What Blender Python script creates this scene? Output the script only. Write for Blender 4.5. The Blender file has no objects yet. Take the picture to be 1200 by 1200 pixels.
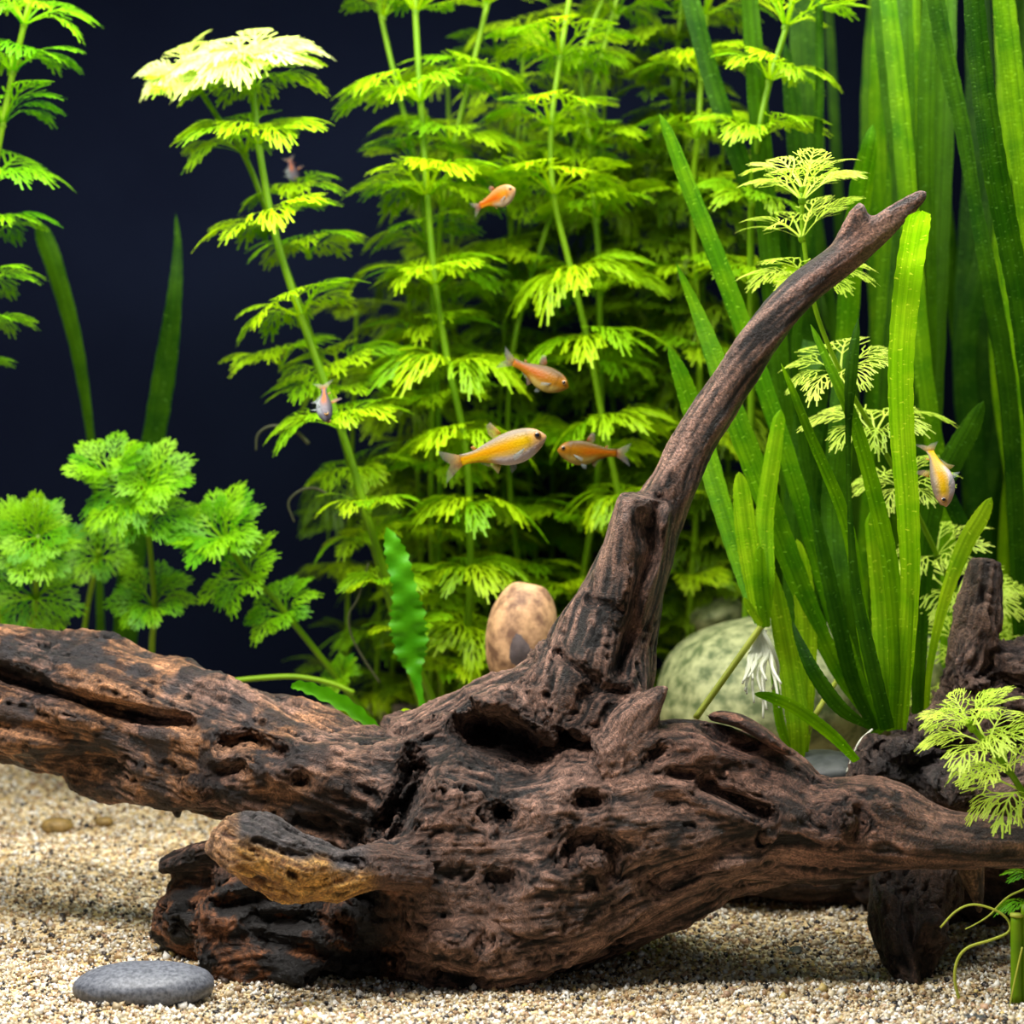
import bpy, math, random
import numpy as np
from mathutils import Vector, Matrix
random.seed(7); R = np.random.default_rng(11)
SC = bpy.context.scene; COL = SC.collection

# ------------------------------------------------------------------ camera, light, exposure
CAMZ, FPX = 0.22, 2500.0
cd = bpy.data.cameras.new('camera'); cam = bpy.data.objects.new('camera', cd); COL.objects.link(cam)
cam.location = (0, -1.0, CAMZ); cam.rotation_euler = (math.pi/2, 0, 0)
cd.sensor_width = 36; cd.lens = 36*FPX/1200; cd.clip_start = 0.01; cd.clip_end = 20
cd.dof.use_dof = True; cd.dof.focus_distance = 1.0; cd.dof.aperture_fstop = 9.0
SC.camera = cam
w = bpy.data.worlds.new('room'); SC.world = w; w.use_nodes = True
w.node_tree.nodes['Background'].inputs[0].default_value = (0.75, 0.85, 1.0, 1)
w.node_tree.nodes['Background'].inputs[1].default_value = 0.15
def area(name, loc, rot, sx, sy, power, col):
    l = bpy.data.lights.new(name, 'AREA'); l.shape = 'RECTANGLE'; l.size = sx; l.size_y = sy; l.energy = power; l.color = col
    o = bpy.data.objects.new(name, l); COL.objects.link(o); o.location = loc; o.rotation_euler = rot; return o
area('aquarium_lamp', (0.04, 0.10, 0.66), (0, 0, 0), 0.95, 0.16, 8.5, (1.0, 0.97, 0.91))
area('front_aquarium_lamp', (-0.22, -0.20, 0.66), (math.radians(20), 0, 0), 0.5, 0.10, 8.5, (1.0, 0.965, 0.90))
vs = SC.view_settings; vs.view_transform = 'Standard'; vs.look = 'None'; vs.gamma = 1; vs.use_curve_mapping = False; vs.exposure = 0.0
SC.cycles.max_bounces = 8; SC.cycles.transparent_max_bounces = 12

# ------------------------------------------------------------------ helpers
def P(px, py, Y):
    d = 1.0+Y
    return Vector(((px-600)/FPX*d, Y, CAMZ-(py-600)/FPX*d))
def lin(r, g, b):
    f = lambda c: (c/12.92 if c <= .04045 else ((c+.055)/1.055)**2.4)
    return (f(r/255), f(g/255), f(b/255), 1)
def L3(r, g, b): return np.array(lin(r, g, b)[:3])
def sstep(a, b, x):
    t = np.clip((x-a)/(b-a), 0, 1); return t*t*(3-2*t)
def sand_z(Y):
    return 0.076*sstep(-0.06, 0.62, Y)*1.0 if False else float(0.073*((max(Y, 0.0)/0.5)**1.15)) if Y < 0.5 else 0.073+(Y-0.5)*0.1
def sand_hit(px, py):
    a, b = -0.3, 0.7
    for _ in range(50):
        m = (a+b)/2
        if P(px, py, m).z > sand_z(m): a = m
        else: b = m
    return (a+b)/2
def mesh_obj(name, verts, faces, mat=None, parent=None, smooth=True, col=None, attrs=None):
    me = bpy.data.meshes.new(name)
    if isinstance(verts, np.ndarray) and isinstance(faces, np.ndarray):
        n, k = faces.shape
        me.vertices.add(len(verts)); me.vertices.foreach_set('co', verts.astype(np.float32).ravel())
        me.loops.add(n*k); me.loops.foreach_set('vertex_index', faces.astype(np.int32).ravel())
        me.polygons.add(n); me.polygons.foreach_set('loop_start', np.arange(0, n*k, k, dtype=np.int32))
        me.update(calc_edges=True)
    else:
        me.from_pydata([tuple(v) for v in verts], [], faces)
    if smooth: me.polygons.foreach_set('use_smooth', np.ones(len(me.polygons), dtype=bool))
    if col is not None:
        a = me.color_attributes.new('Col', 'FLOAT_COLOR', 'POINT')
        c = np.ones((len(me.vertices), 4), np.float32); c[:, :3] = col; a.data.foreach_set('color', c.ravel())
    for k_, v_ in (attrs or {}).items():
        if v_.ndim == 2:
            a = me.attributes.new(k_, 'FLOAT_VECTOR', 'POINT'); a.data.foreach_set('vector', v_.astype(np.float32).ravel())
        else:
            a = me.attributes.new(k_, 'FLOAT', 'POINT'); a.data.foreach_set('value', v_.astype(np.float32))
    if mat: me.materials.append(mat)
    o = bpy.data.objects.new(name, me); COL.objects.link(o)
    if parent: o.parent = parent
    return o
def tag(o, label=None, cat=None, group=None, kind=None):
    if label: o['label'] = label
    if cat: o['category'] = cat
    if group: o['group'] = group
    if kind: o['kind'] = kind
    return o
def empty(name, loc, label, cat, group=None):
    o = bpy.data.objects.new(name, None); COL.objects.link(o); o.location = loc; o.empty_display_size = .01
    return tag(o, label, cat, group)
def catmull(pts, n):
    p = np.array(pts, float); m = len(p)
    q = np.vstack([2*p[0]-p[1], p, 2*p[-1]-p[-2]])
    out = []
    for t in np.linspace(0, m-1, n):
        i = min(int(t), m-2); f = t-i
        a, b, c, d = q[i], q[i+1], q[i+2], q[i+3]
        out.append(0.5*((2*b)+(c-a)*f+(2*a-5*b+4*c-d)*f*f+(3*b-a-3*c+d)*f**3))
    return np.array(out)
def resample_n(pts3, n): return catmull(pts3, n)
def tube_geo(path, radii, sides=8, cap=True):
    path = np.array(path, float); n = len(path)
    T = np.gradient(path, axis=0); T /= np.linalg.norm(T, axis=1)[:, None]+1e-12
    ref = np.array([0, 1, 0.]) if abs(T[:, 1]).max() < .9 else np.array([1., 0, 0])
    V = []; F = []
    for i in range(n):
        a = np.cross(T[i], ref); a /= np.linalg.norm(a)+1e-9; b = np.cross(T[i], a)
        for k in range(sides):
            an = 2*math.pi*k/sides
            V.append(path[i]+radii[i]*(math.cos(an)*a+math.sin(an)*b))
    for i in range(n-1):
        for k in range(sides):
            k2 = (k+1) % sides
            F.append((i*sides+k, i*sides+k2, (i+1)*sides+k2, (i+1)*sides+k))
    if cap:
        F.append(tuple(range(sides))[::-1]); F.append(tuple((n-1)*sides+k for k in range(sides)))
    return V, F
class MB:
    def __init__(s): s.v = []; s.f = []
    def add(s, V, F):
        o = len(s.v); s.v.extend(V); s.f.extend([tuple(i+o for i in f) for f in F])
# noise table
NT = R.random((64, 64, 64)).astype(np.float32)
def vnoise(p):
    p = np.asarray(p, np.float32); i = np.floor(p).astype(np.int32); f = p-i; f = f*f*(3-2*f)
    a = i & 63; b = (a+1) & 63
    x0, y0, z0 = a.T; x1, y1, z1 = b.T; fx, fy, fz = f.T
    c00 = NT[x0, y0, z0]*(1-fx)+NT[x1, y0, z0]*fx; c10 = NT[x0, y1, z0]*(1-fx)+NT[x1, y1, z0]*fx
    c01 = NT[x0, y0, z1]*(1-fx)+NT[x1, y0, z1]*fx; c11 = NT[x0, y1, z1]*(1-fx)+NT[x1, y1, z1]*fx
    return (c00*(1-fy)+c10*fy)*(1-fz)+(c01*(1-fy)+c11*fy)*fz
def fbm(p, o=4):
    s = 0; a = 1; t = 0
    for k in range(o): s = s+a*vnoise(p*2**k+17.3*k); t += a; a *= .5
    return s/t

# ------------------------------------------------------------------ materials
def new_mat(name):
    m = bpy.data.materials.new(name); m.use_nodes = True; nt = m.node_tree
    return m, nt, nt.nodes['Principled BSDF'], nt.nodes['Material Output']
def noise_node(nt, scale, detail=4, rough=.6, vec=None):
    n = nt.nodes.new('ShaderNodeTexNoise'); n.inputs['Scale'].default_value = scale; n.inputs['Detail'].default_value = detail; n.inputs['Roughness'].default_value = rough
    if vec: nt.links.new(vec, n.inputs['Vector'])
    return n
def ramp(nt, fac, stops):
    r = nt.nodes.new('ShaderNodeValToRGB'); e = r.color_ramp.elements
    while len(e) < len(stops): e.new(.5)
    for i, (p, c) in enumerate(stops): e[i].position = p; e[i].color = c if len(c) == 4 else (*c, 1)
    nt.links.new(fac, r.inputs[0]); return r
def mixc(nt, typ, fac, a, b):
    m = nt.nodes.new('ShaderNodeMix'); m.data_type = 'RGBA'; m.blend_type = typ
    for s, v in ((m.inputs[0], fac), (m.inputs[6], a), (m.inputs[7], b)):
        if hasattr(v, 'is_linked'): nt.links.new(v, s)
        elif isinstance(v, (int, float)): s.default_value = v
        else: s.default_value = v
    return m.outputs[2]
def bump(nt, bs, h, strength, dist):
    b = nt.nodes.new('ShaderNodeBump'); b.inputs['Strength'].default_value = strength; b.inputs['Distance'].default_value = dist
    nt.links.new(h, b.inputs['Height']); nt.links.new(b.outputs[0], bs.inputs['Normal'])
def attr(nt, name):
    a = nt.nodes.new('ShaderNodeAttribute'); a.attribute_name = name; return a
def coord(nt): return nt.nodes.new('ShaderNodeTexCoord').outputs['Object']

def wood_material(name):
    m, nt, bs, out = new_mat(name)
    c = attr(nt, 'Col').outputs['Color']; g = attr(nt, 'grain').outputs['Vector']
    n1 = noise_node(nt, 900, 5, .65, g); n2 = noise_node(nt, 350, 5, .6, coord(nt))
    r1 = ramp(nt, n1.outputs[0], [(.32, (.25, .25, .26)), (.5, (.85, .85, .85)), (.70, (1.95, 1.85, 1.75))])
    r2 = ramp(nt, n2.outputs[0], [(.3, (.7, .7, .7)), (.7, (1.25, 1.25, 1.25))])
    x = mixc(nt, 'MULTIPLY', 1.0, c, r1.outputs[0]); x = mixc(nt, 'MULTIPLY', 1.0, x, r2.outputs[0])
    nt.links.new(x, bs.inputs['Base Color']); bs.inputs['Roughness'].default_value = .5
    bs.inputs['Specular IOR Level'].default_value = .4
    ad = nt.nodes.new('ShaderNodeMath'); ad.operation = 'ADD'; nt.links.new(n1.outputs[0], ad.inputs[0]); nt.links.new(n2.outputs[0], ad.inputs[1])
    bump(nt, bs, ad.outputs[0], 1.0, .002); return m
M_WOOD = wood_material('wet_driftwood')

def leaf_material(name, base, tip, trans=.45, rough=.45, marks=False):
    m, nt, bs, out = new_mat(name)
    oi = nt.nodes.new('ShaderNodeObjectInfo')
    n = noise_node(nt, 60, 3, .5, coord(nt))
    f = nt.nodes.new('ShaderNodeMath'); f.operation = 'ADD'; nt.links.new(n.outputs[0], f.inputs[0])
    f2 = nt.nodes.new('ShaderNodeMath'); f2.operation = 'MULTIPLY_ADD'; nt.links.new(oi.outputs['Random'], f2.inputs[0]); f2.inputs[1].default_value = .5; f2.inputs[2].default_value = -.25
    nt.links.new(f2.outputs[0], f.inputs[1])
    c = ramp(nt, f.outputs[0], [(.25, base), (.75, tip)]).outputs[0]
    if marks:
        uv = attr(nt, 'ruv').outputs['Vector']
        mp = nt.nodes.new('ShaderNodeMapping'); mp.inputs['Scale'].default_value = (1, 1.9, 1); nt.links.new(uv, mp.inputs[0])
        v = noise_node(nt, 420, 1, .4, mp.outputs[0]); v.inputs['Distortion'].default_value = .6
        mk = ramp(nt, v.outputs[0], [(.66, (0, 0, 0)), (.74, (.55, .55, .55))])
        mp2 = nt.nodes.new('ShaderNodeMapping'); mp2.inputs['Scale'].default_value = (900, 4, 1); nt.links.new(uv, mp2.inputs[0])
        ln = noise_node(nt, 1, 2, .5, mp2.outputs[0])
        lr = ramp(nt, ln.outputs[0], [(.35, (.72, .76, .7)), (.65, (1.25, 1.2, 1.2))])
        c = mixc(nt, 'MULTIPLY', 1.0, c, lr.outputs[0])
        c = mixc(nt, 'MIX', mk.outputs[0], c, tuple(min(1, 1.9*x+.03) for x in tip[:3])+(1,))
        bump(nt, bs, v.outputs[0], .25, .0008)
    nt.links.new(c, bs.inputs['Base Color']); bs.inputs['Roughness'].default_value = rough; bs.inputs['Specular IOR Level'].default_value = .12 if marks else .25
    tr = nt.nodes.new('ShaderNodeBsdfTranslucent'); nt.links.new(c, tr.inputs[0])
    mx = nt.nodes.new('ShaderNodeMixShader'); mx.inputs[0].default_value = trans
    nt.links.new(bs.outputs[0], mx.inputs[1]); nt.links.new(tr.outputs[0], mx.inputs[2]); nt.links.new(mx.outputs[0], out.inputs[0])
    return m
M_AMB = leaf_material('feathery_leaf', lin(112, 172, 4), lin(178, 212, 10))
M_AMBP = leaf_material('pale_feathery_leaf', lin(186, 218, 70), lin(216, 236, 100))
M_AMBG = leaf_material('green_feathery_leaf', lin(84, 160, 6), lin(146, 204, 10))
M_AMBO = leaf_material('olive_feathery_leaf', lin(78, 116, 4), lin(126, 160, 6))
M_CROWN = leaf_material('pale_crown_leaf', lin(206, 226, 96), lin(236, 246, 160))
M_STEM = leaf_material('plant_stem', lin(98, 142, 8), lin(128, 168, 16), .25)
M_VAL = leaf_material('ribbon_leaf', lin(68, 126, 0), lin(120, 170, 2), .45, .5, True)
M_VALB = leaf_material('bright_ribbon_leaf', lin(118, 176, 6), lin(172, 212, 24), .45, .5, True)
M_VALD = leaf_material('deep_green_ribbon_leaf', lin(28, 70, 0), lin(62, 106, 2), .4, .5, True)
M_ROOT = leaf_material('white_root', lin(225, 228, 205), lin(245, 246, 230), .3)
M_RUNNER = leaf_material('yellow_runner', lin(178, 190, 70), lin(205, 212, 90), .3)
M_BROAD = leaf_material('broad_leaf', lin(60, 146, 6), lin(92, 176, 12), .4)
M_WITHER = leaf_material('withered_root', lin(70, 74, 52), lin(96, 98, 70), .3)

def flat_material(name, c1, c2, scale, rough=.6, bmp=.3, bd=.002, det=6):
    m, nt, bs, out = new_mat(name); n = noise_node(nt, scale, det, .62, coord(nt))
    c = ramp(nt, n.outputs[0], [(.38, c1), (.62, c2)]); nt.links.new(c.outputs[0], bs.inputs['Base Color']); bs.inputs['Roughness'].default_value = rough
    bump(nt, bs, n.outputs[0], bmp, bd); return m

# ------------------------------------------------------------------ tank shell and sand
M_NAVY = flat_material('navy_back_panel', lin(13, 17, 31), lin(16, 21, 36), 3, .9, 0, .001); M_NAVY.node_tree.nodes['Principled BSDF'].inputs['Specular IOR Level'].default_value = 0
def quad(name, pts, mat, kind='structure'):
    # a slab 6 mm thick behind the given face
    p = [Vector(q) for q in pts]; n = (p[1]-p[0]).cross(p[3]-p[0]).normalized()*-.006
    o = mesh_obj(name, p+[q+n for q in p], [(0, 1, 2, 3), (7, 6, 5, 4), (0, 4, 5, 1), (1, 5, 6, 2), (2, 6, 7, 3), (3, 7, 4, 0)], mat, smooth=False)
    return tag(o, kind=kind)
YB = 0.56
quad('wall_back', [(-.8, YB, -.05), (.8, YB, -.05), (.8, YB, .72), (-.8, YB, .72)], M_NAVY)
quad('wall_left', [(-.8, -.3, -.05), (-.8, YB, -.05), (-.8, YB, .72), (-.8, -.3, .72)], M_NAVY)
quad('wall_right', [(.8, YB, -.05), (.8, -.3, -.05), (.8, -.3, .72), (.8, YB, .72)], M_NAVY)

m, nt, bs, out = new_mat('sand_bed')
co = coord(nt); vo = nt.nodes.new('ShaderNodeTexVoronoi'); vo.inputs['Scale'].default_value = 420; nt.links.new(co, vo.inputs[0])
hs = nt.nodes.new('ShaderNodeSeparateColor'); nt.links.new(vo.outputs['Color'], hs.inputs[0])
cr = ramp(nt, hs.outputs[0], [(0, lin(60, 48, 40)), (.08, lin(120, 96, 66)), (.3, lin(178, 148, 100)), (.55, lin(205, 178, 128)), (.8, lin(224, 204, 160)), (1, lin(240, 232, 212))])
nt.links.new(cr.outputs[0], bs.inputs['Base Color']); bs.inputs['Roughness'].default_value = .7
bump(nt, bs, vo.outputs['Distance'], .6, .001); M_SAND = m
nx, ny = 180, 130
gx = np.linspace(-.8, .8, nx); gy = np.linspace(-.32, YB, ny); X, Y = np.meshgrid(gx, gy)
def sand_surface(x, y):
    base = np.where(y < .5, .073*(np.maximum(y, 0)/.5)**1.15, .073+(y-.5)*.1)
    q = np.stack([x, y, 0*x], -1).reshape(-1, 3)
    return base+((fbm(q*22+3, 3)-.5)*.008+(fbm(q*90, 2)-.5)*.0022).reshape(x.shape)
Z = sand_surface(X, Y)
idx = np.arange(nx*ny).reshape(ny, nx)
F = np.stack([idx[:-1, :-1], idx[:-1, 1:], idx[1:, 1:], idx[1:, :-1]], -1).reshape(-1, 4)
tag(mesh_obj('floor', np.stack([X, Y, Z], -1).reshape(-1, 3), F, M_SAND), kind='structure')
# grains
N = 96000
gyv = -.17+.66*R.random(N)**1.6; gxv = (R.random(N)-.5)*.56*(1+gyv)
s = .00075+.0009*R.random(N)**2; big = R.random(N) < .03; s[big] *= 1.7
gz = sand_surface(gxv, gyv)+s*.35
o8 = np.array([(1, 0, 0), (-1, 0, 0), (0, 1, 0), (0, -1, 0), (0, 0, 1), (0, 0, -1)], float)
sc3 = s[:, None]*(0.65+.7*R.random((N, 3)))
an = R.random(N)*6.283; ca, sa = np.cos(an), np.sin(an); tl = (R.random(N)-.5)*1.6; ct, st = np.cos(tl), np.sin(tl)
v = o8[None]*sc3[:, None, :]
v2 = v.copy(); v2[..., 1] = v[..., 1]*ct[:, None]-v[..., 2]*st[:, None]; v2[..., 2] = v[..., 1]*st[:, None]+v[..., 2]*ct[:, None]
v3 = v2.copy(); v3[..., 0] = v2[..., 0]*ca[:, None]-v2[..., 1]*sa[:, None]; v3[..., 1] = v2[..., 0]*sa[:, None]+v2[..., 1]*ca[:, None]
v3 += np.stack([gxv, gyv, gz], -1)[:, None, :]
f8 = np.array([(0, 2, 4), (2, 1, 4), (1, 3, 4), (3, 0, 4), (2, 0, 5), (1, 2, 5), (3, 1, 5), (0, 3, 5)])
FF = (f8[None]+6*np.arange(N)[:, None, None]).reshape(-1, 3)
pal = np.array([L3(208, 194, 162), L3(190, 170, 134), L3(240, 236, 226), L3(170, 140, 100), L3(200, 190, 174), L3(140, 110, 76), L3(66, 56, 50), L3(36, 32, 32), L3(186, 150, 120), L3(214, 190, 120)])
ci = R.choice(10, N, p=[.2, .17, .2, .09, .09, .07, .06, .07, .03, .02]); gc = pal[ci]*(0.6+.55*R.random((N, 1)))
m, nt, bs, out = new_mat('sand_grain'); nt.links.new(attr(nt, 'Col').outputs[0], bs.inputs['Base Color']); bs.inputs['Roughness'].default_value = .45
g = mesh_obj('sand', v3.reshape(-1, 3), FF, m, smooth=False, col=np.repeat(gc, 6, 0))
tag(g, 'loose cream, tan and black sand grains covering the tank bed', 'sand', kind='stuff')

# ------------------------------------------------------------------ driftwood sculpting
def wood_tubes(tubes, n=26, sides=28):
    mb = MB(); skel = []
    for t in tubes:
        pts = catmull([(a[0], a[1], a[2], a[3], a[4]) for a in t], max(8, 5*len(t)))
        ctr = np.array([P(a[0], a[1], a[2]) for a in pts]); hw = pts[:, 3]/FPX*(1+pts[:, 2]); hd = pts[:, 4]
        T = np.gradient(ctr, axis=0); T /= np.linalg.norm(T, axis=1)[:, None]
        V = []; F = []; n_ = len(ctr); ph = R.random(6)*6.28
        for i in range(n_):
            a = np.array([-T[i, 2], 0, T[i, 0]]); a /= np.linalg.norm(a); b = np.cross(T[i], a); b /= np.linalg.norm(b)
            if b[1] > 0: b = -b
            for k in range(sides):
                an = 2*math.pi*k/sides
                rr = 1+.05*math.sin(3*an+ph[0]+i*.35)+.035*math.sin(5*an+ph[1]-i*.5)
                V.append(ctr[i]+rr*(hw[i]*math.cos(an)*a+hd[i]*math.sin(an)*b))
        for i in range(n_-1):
            for k in range(sides):
                k2 = (k+1) % sides; F.append((i*sides+k, i*sides+k2, (i+1)*sides+k2, (i+1)*sides+k))
        F.append(tuple(range(sides))[::-1]); F.append(tuple((n_-1)*sides+k for k in range(sides)))
        mb.add(V, F)
        for i in range(n_): skel.append((*ctr[i], *T[i], max(.006, .5*(hw[i]+hd[i]))))
    return mb, np.array(skel)
def remesh(verts, faces, vox):
    me = bpy.data.meshes.new('tmp')
    if isinstance(faces, np.ndarray):
        bpy.data.meshes.remove(me); o = mesh_obj('tmp', verts, faces); me = o.data
    else:
        me.from_pydata([tuple(v) for v in verts], [], faces); o = bpy.data.objects.new('tmp', me); COL.objects.link(o)
    md = o.modifiers.new('r', 'REMESH'); md.mode = 'VOXEL'; md.voxel_size = vox
    dg = bpy.context.evaluated_depsgraph_get(); ev = o.evaluated_get(dg); r = bpy.data.meshes.new_from_object(ev)
    V = np.empty(len(r.vertices)*3, np.float32); r.vertices.foreach_get('co', V)
    Fq = np.empty(len(r.loops), np.int32); r.loops.foreach_get('vertex_index', Fq)
    bpy.data.objects.remove(o); bpy.data.meshes.remove(me); bpy.data.meshes.remove(r)
    return V.reshape(-1, 3).astype(np.float64), Fq.reshape(-1, 4)
def edges_of(F):
    e = np.vstack([F[:, [0, 1]], F[:, [1, 2]], F[:, [2, 3]], F[:, [3, 0]]]); return e
def smooth(V, F, it, lam=.5, taubin=False):
    e = edges_of(F); n = len(V); cnt = np.bincount(e[:, 0], minlength=n)+np.bincount(e[:, 1], minlength=n)
    for _ in range(it):
        S = np.stack([np.bincount(e[:, 0], V[e[:, 1], k], n)+np.bincount(e[:, 1], V[e[:, 0], k], n) for k in range(3)], -1)/np.maximum(cnt, 1)[:, None]
        V = V+lam*(S-V)
        if taubin:
            S = np.stack([np.bincount(e[:, 0], V[e[:, 1], k], n)+np.bincount(e[:, 1], V[e[:, 0], k], n) for k in range(3)], -1)/np.maximum(cnt, 1)[:, None]
            V = V-(lam+.02)*(S-V)
    return V
def normals(V, F):
    d = np.cross(V[F[:, 2]]-V[F[:, 0]], V[F[:, 3]]-V[F[:, 1]]); N_ = np.zeros_like(V)
    for k in range(4):
        for c in range(3): N_[:, c] += np.bincount(F[:, k], d[:, c], len(V))
    return N_/(np.linalg.norm(N_, axis=1)[:, None]+1e-12)
def proj(V):
    d = 1+V[:, 1]; return 600+V[:, 0]/d*FPX, 600-(V[:, 2]-CAMZ)/d*FPX
def poly_dist(u, v, pts):
    best = np.full(len(u), 1e9)
    for (a, b) in zip(pts[:-1], pts[1:]):
        dx, dy = b[0]-a[0], b[1]-a[1]; L = dx*dx+dy*dy+1e-9
        t = np.clip(((u-a[0])*dx+(v-a[1])*dy)/L, 0, 1)
        best = np.minimum(best, np.hypot(u-a[0]-t*dx, v-a[1]-t*dy))
    return best
def flow_field(V, N_, skel, knots):
    D = np.zeros_like(V); S = np.zeros_like(V); Rl = np.zeros(len(V))
    for i in range(0, len(V), 40000):
        p = V[i:i+40000]
        d2 = ((p[:, None, :]-skel[None, :, :3])**2).sum(-1); w_ = (skel[None, :, 6]**2/(d2+1e-6))**3
        w_ /= w_.sum(1)[:, None]; D[i:i+40000] = w_@skel[:, 3:6]; S[i:i+40000] = w_@skel[:, :3]; Rl[i:i+40000] = w_@skel[:, 6]
    q = V*14; D += .55*np.stack([fbm(q+9, 2)-.5, fbm(q+31, 2)-.5, fbm(q+57, 2)-.5], -1)
    for (kx, kz, ky, rad, st) in knots:
        c = np.array([kx, ky, kz]); e = V-c; e -= N_*(e*N_).sum(1)[:, None]; r = np.linalg.norm(e, axis=1)
        t = np.cross(N_, e); t /= np.linalg.norm(t, axis=1)[:, None]+1e-9
        sg = np.sign((t*D).sum(1)); sg[sg == 0] = 1; t *= sg[:, None]
        ww = st*np.exp(-(r/rad)**2)*(np.linalg.norm(V-c, axis=1) < rad*3)
        D = D*(1-ww)[:, None]+t*ww[:, None]
    D -= N_*(D*N_).sum(1)[:, None]; D /= np.linalg.norm(D, axis=1)[:, None]+1e-9
    return D, S, np.clip((Rl-.004)/.034, .08, 1)[:, None]
def lic(V, D, cell, length, steps):
    a = np.zeros(len(V), np.float32)
    for s_ in np.linspace(-length, length, steps): a += vnoise((V+D*s_)/cell+5)
    a -= a.mean(); return a/(a.std()+1e-9)

def sculpt(name, tubes, strokes, knots, vox, paint, parent=None, sm=(10, 6), amp=1.0, boost=None):
    mb, skel = wood_tubes(tubes)
    V, F = remesh(mb.v, mb.f, .0022)
    V = smooth(V, F, sm[0]*2, .5, True); Nn = normals(V, F)
    D, S, A = flow_field(V, Nn, skel, []); u, v = proj(V); A = A*(1+(boost(u, v) if boost else 0*u))[:, None]
    V += Nn*((fbm(V*28, 3)-.5)*.010+ (fbm(V*70+5, 2)-.5)*.004)[:, None]*amp*A
    V += Nn*(lic(V, D, .012, .045, 11)*.0016*amp)[:, None]*A
    Nn = normals(V, F); u, v = proj(V)
    front = sstep(.05, -.35, Nn[:, 1])
    for (pts, wd, dep, pw) in strokes:
        d = poly_dist(u+8*(vnoise(V*60)-.5), v+8*(vnoise(V*60+40)-.5), pts)
        k = np.exp(-(d/wd)**pw)*dep*front
        dirn = np.array([0, -1., .12]) if dep < 0 else None
        V = V+(dirn[None]*k[:, None] if dep < 0 else Nn*k[:, None])
    V, F = remesh(V, F, vox); V = smooth(V, F, 2)
    Nn = normals(V, F)
    kn = []
    for (kx, ky, Yk, rp, st) in knots:
        c = P(kx, ky, Yk); kn.append((c.x, c.z, c.y, rp/FPX, st))
    D, S, A = flow_field(V, Nn, skel, kn); u, v = proj(V); A = (.25+.75*A)*(1+(boost(u, v)*.8 if boost else 0*u))[:, None]
    l1 = lic(V, D, .0065, .035, 13); l2 = lic(V, D, .0026, .022, 17); l3 = lic(V, D, .0013, .013, 19)
    cr = lic(V, D, .0042, .03, 13); patch = fbm(V*45+70, 3)
    crack = sstep(.9, 1.8, cr)*sstep(.40, .56, patch)
    h = .0006*np.tanh(l1)+.00042*np.tanh(l2)+.00026*l3-.003*crack-.0012*np.maximum(0, -l1-1.1)*sstep(.4, .6, fbm(V*30+8, 2))
    V = V+Nn*(h*amp)[:, None]*A; V = smooth(V, F, 1, .3)
    Nn = normals(V, F); u, v = proj(V)
    stain = fbm(V*24+41, 4)+.04*l1; tone = .50+.12*l1+.19*l2+.20*l3-.5*crack-.9*sstep(.5, .62, stain)*.45
    col = paint(V, Nn, u, v, tone, l1, l2, l3, crack)
    rel = V-S; gr = V-.86*D*(rel*D).sum(1)[:, None]
    return mesh_obj(name, V, F, M_WOOD, parent, col=np.clip(col, 0.002, .95), attrs={'grain': gr})
def mix3(a, b, t): return a*(1-t)[:, None]+b*t[:, None]
def G(u, v, cx, cy, rx, ry): return np.exp(-((u-cx)/rx)**2-((v-cy)/ry)**2)

def paint_main(V, Nn, u, v, tone, l1, l2, l3, crack):
    t = np.clip(tone, 0, 1)[:, None]
    c = L3(23, 18, 17)*(1-t)+L3(160, 124, 108)*t
    n = fbm(V*38+11, 4); n2 = fbm(V*75+3, 4)
    limb = sstep(470, 330, u)*sstep(1010, 940, v)
    warm = L3(64, 42, 30)*(1-t)+L3(194, 140, 98)*t
    c = mix3(c, warm, limb*sstep(.35, .55, n)*.9)
    char = sstep(.50, .60, n2+.03*l1)*limb*.9
    c = mix3(c, c*0+L3(34, 32, 36), char)
    red = sstep(880, 980, u)*.35+G(u, v, 860, 870, 90, 50)*.5
    c = mix3(c, L3(60, 36, 30)*(1-t)+L3(140, 92, 74)*t, np.clip(red, 0, 1))
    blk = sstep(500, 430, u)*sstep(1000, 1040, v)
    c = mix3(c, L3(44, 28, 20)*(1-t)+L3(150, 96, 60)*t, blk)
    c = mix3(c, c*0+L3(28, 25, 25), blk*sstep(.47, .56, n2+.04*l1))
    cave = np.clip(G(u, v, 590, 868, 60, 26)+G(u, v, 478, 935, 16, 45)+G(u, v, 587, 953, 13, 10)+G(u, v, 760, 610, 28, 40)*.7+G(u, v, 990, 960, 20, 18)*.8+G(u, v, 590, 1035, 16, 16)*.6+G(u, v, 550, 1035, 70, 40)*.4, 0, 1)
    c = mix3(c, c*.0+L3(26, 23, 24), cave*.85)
    return c*(1-.75*np.clip(crack, 0, 1))[:, None]
Y0 = 0.03
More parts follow.
